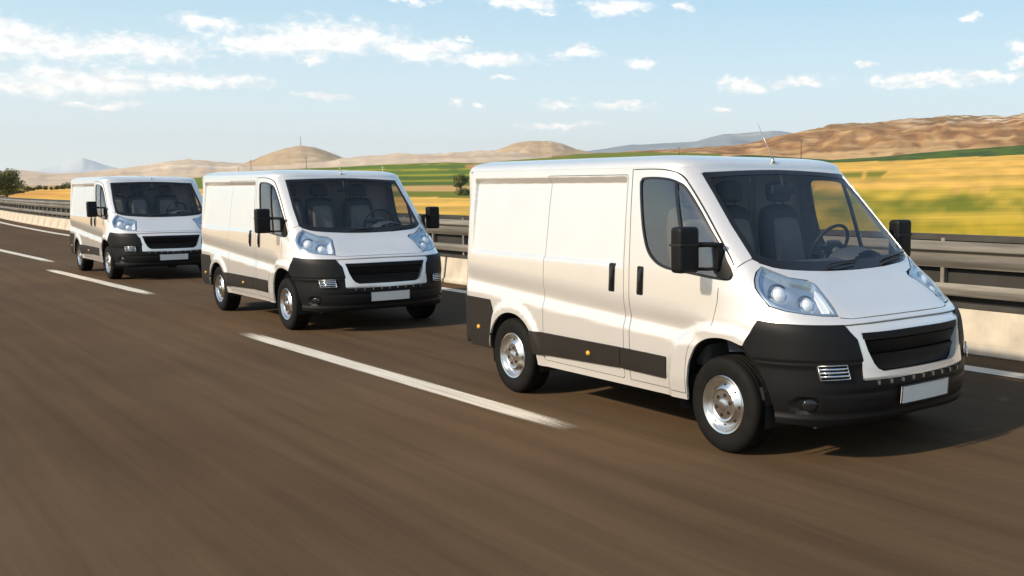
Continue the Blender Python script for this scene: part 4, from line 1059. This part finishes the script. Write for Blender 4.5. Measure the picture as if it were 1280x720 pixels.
# ------------------------------------------------------------------ trees, bushes, poles
M['leaf'] = simple('leaves', (.105, .12, .028), .7, var=.5, vscale=.9)
M['bark'] = simple('bark', (.10, .07, .045), .9, var=.3)
def tree(name, label, cat, u, v, D, wd, ht, trunk=.25, nleaf=5200, seed=1, group=None, flat=1.0, leaf=None):
    rnd = random.Random(seed); x, y, z = far_pt(u, v, D); z -= .03*ht
    root = empty(name, (x, y, z)); tag(root, label, cat, group)
    tb = MB(); r0 = ht*.035; tb.tube([(0, 0, -.1*ht), (.02*ht, 0, ht*trunk), (0, .02*ht, ht*.55), (.01*ht, 0, ht*.8)], [r0*1.3, r0, r0*.6, r0*.2], 8)
    lobes = []
    for k in range(15):
        a = rnd.uniform(0, 6.28); rr = wd*.5*rnd.uniform(.15, .72); zz = ht*(trunk+(1-trunk)*rnd.uniform(.12, .80)); 
        rad = wd*rnd.uniform(.15, .27); lobes.append((Vector((rr*math.cos(a), rr*math.sin(a), zz)), rad))
        tb.tube([(0, 0, ht*trunk*.9), (rr*.5*math.cos(a), rr*.5*math.sin(a), (zz+ht*trunk)/2), (rr*math.cos(a), rr*math.sin(a), zz)], [r0*.5, r0*.3, r0*.1], 5)
    tb.build('trunk', M['bark'], root, smooth=True)
    lv = []; lf = []; s0 = leaf or wd*.022
    for i in range(nleaf):
        c_, rad = rnd.choice(lobes); d = Vector((rnd.gauss(0, 1), rnd.gauss(0, 1), rnd.gauss(0, 1))).normalized(); p = c_+d*rad*rnd.uniform(.55, 1.05)*(1+.25*noise.noise(d*3+c_))
        p.z = max(p.z, ht*.06)
        a = Vector((rnd.gauss(0, 1), rnd.gauss(0, 1), rnd.gauss(0, 1))).normalized(); b = a.cross(d+Vector((.1, .2, .3))).normalized(); s_ = s0*rnd.uniform(.6, 1.4)
        k = len(lv); lv += [p-a*s_, p+b*s_*.6, p+a*s_, p-b*s_*.6]; lf.append((k, k+1, k+2, k+3))
    link('crown', mesh_from('crown', lv, lf), M['leaf'], root)
    return root
tree('tree', 'round dark green tree at the left edge, standing in the golden field beyond the guardrail', 'tree', 8, 243.2, 170, 5.0, 3.4, .03, 8500, 3, leaf=.12)
tree('tree', 'small dark tree with a bare stem on the pale field between the two nearer vans', 'tree', 576, 235.5, 300, 4.4, 4.1, .2, 4200, 5, leaf=.16)
tree('bush', 'low dark green bush below the small tree at the edge of the golden field', 'bush', 579, 245.5, 260, 4.0, 1.9, .05, 2200, 6, leaf=.15)
bp_ = [(33,239.5,1.5),(38,238.2,.9),(42,238,.8),(47,237.3,1.0),(50,236.5,1.1),(57,237,1.1),(64,237,.8),(72,236.6,1.0),(77,236.2,1.2),(81,235.8,1.5),(86,235.4,1.7),(70,236.8,.7)]
for k, (u, v, s_) in enumerate(bp_):
    tree('bush', 'small round bush in the row along the far side of the golden field at left', 'bush', u, v, 330, s_*1.3, s_*1.0, .05, 350, 20+k, 'bushes along the far edge of the field', leaf=.16)
M['pole'] = simple('dark_pole_wood', (.07, .05, .04), .8); M['poleg'] = simple('pale_pole_paint', (.62, .60, .52), .6)
def pole(label, u, v0, v1, D, mat, name='utility_pole', cat='pole', arm=True, r=.16, group=None):
    x, y, z = far_pt(u, v1, D); z1 = far_pt(u, v0, D)[2]; h = z1-z
    root = empty(name, (x, y, z), azim(u)+math.pi/2); tag(root, label, cat, group)
    MB().tube([(0, 0, -2), (0, 0, h)], [r, r*.7], 8).build('shaft', mat, root, smooth=True)
    if arm: MB().box((-.9, -.06, h*.93), (.9, .06, h*.93+.12)).build('crossarm', mat, root)
    return root
pole('dark wooden pole behind the nearest van, right of its aerial', 1001, 175.5, 196, 520, M['pole'], r=.22)
pole('short dark pole above the roof of the nearest van, left of its aerial', 849, 183.5, 196, 620, M['pole'], r=.2)
pole('dark pole against the cone hill above the middle van cab', 384, 196, 222, 600, M['pole'], r=.16)
pole('dark pole left of the cone hill, tallest behind the rear half of the middle van', 315, 200, 222, 620, M['pole'], r=.15)
pole('shortest dark pole behind the rear corner of the middle van', 299.5, 209, 222, 700, M['pole'], r=.17)
pole('pale slender lamp pole in the green field right of the middle van roof', 479, 208, 232, 520, M['poleg'], r=.14)
pole('lattice radio mast on top of the cone shaped hill', 378, 170.5, 183, 2990, M['pole'], 'radio_mast', 'mast', False, r=.7)
pole('tiny radio mast on the pale ridge left of the middle van', 237, 197, 202, 4150, M['pole'], 'radio_mast', 'mast', False, r=.7)

# ------------------------------------------------------------------ air
hz_m, t = new_mat('air_haze')
pv = t.n('ShaderNodeVolumePrincipled', {'Color': (.86, .92, .97, 1), 'Density': 5e-5, 'Anisotropy': .2})
ou = t.n('ShaderNodeOutputMaterial'); t.nt.links.new(pv.outputs[0], ou.inputs['Volume'])
tag(MB().box((-14000, -14000, -14), (14000, 14000, 620)).build('haze', hz_m), kind='stuff')
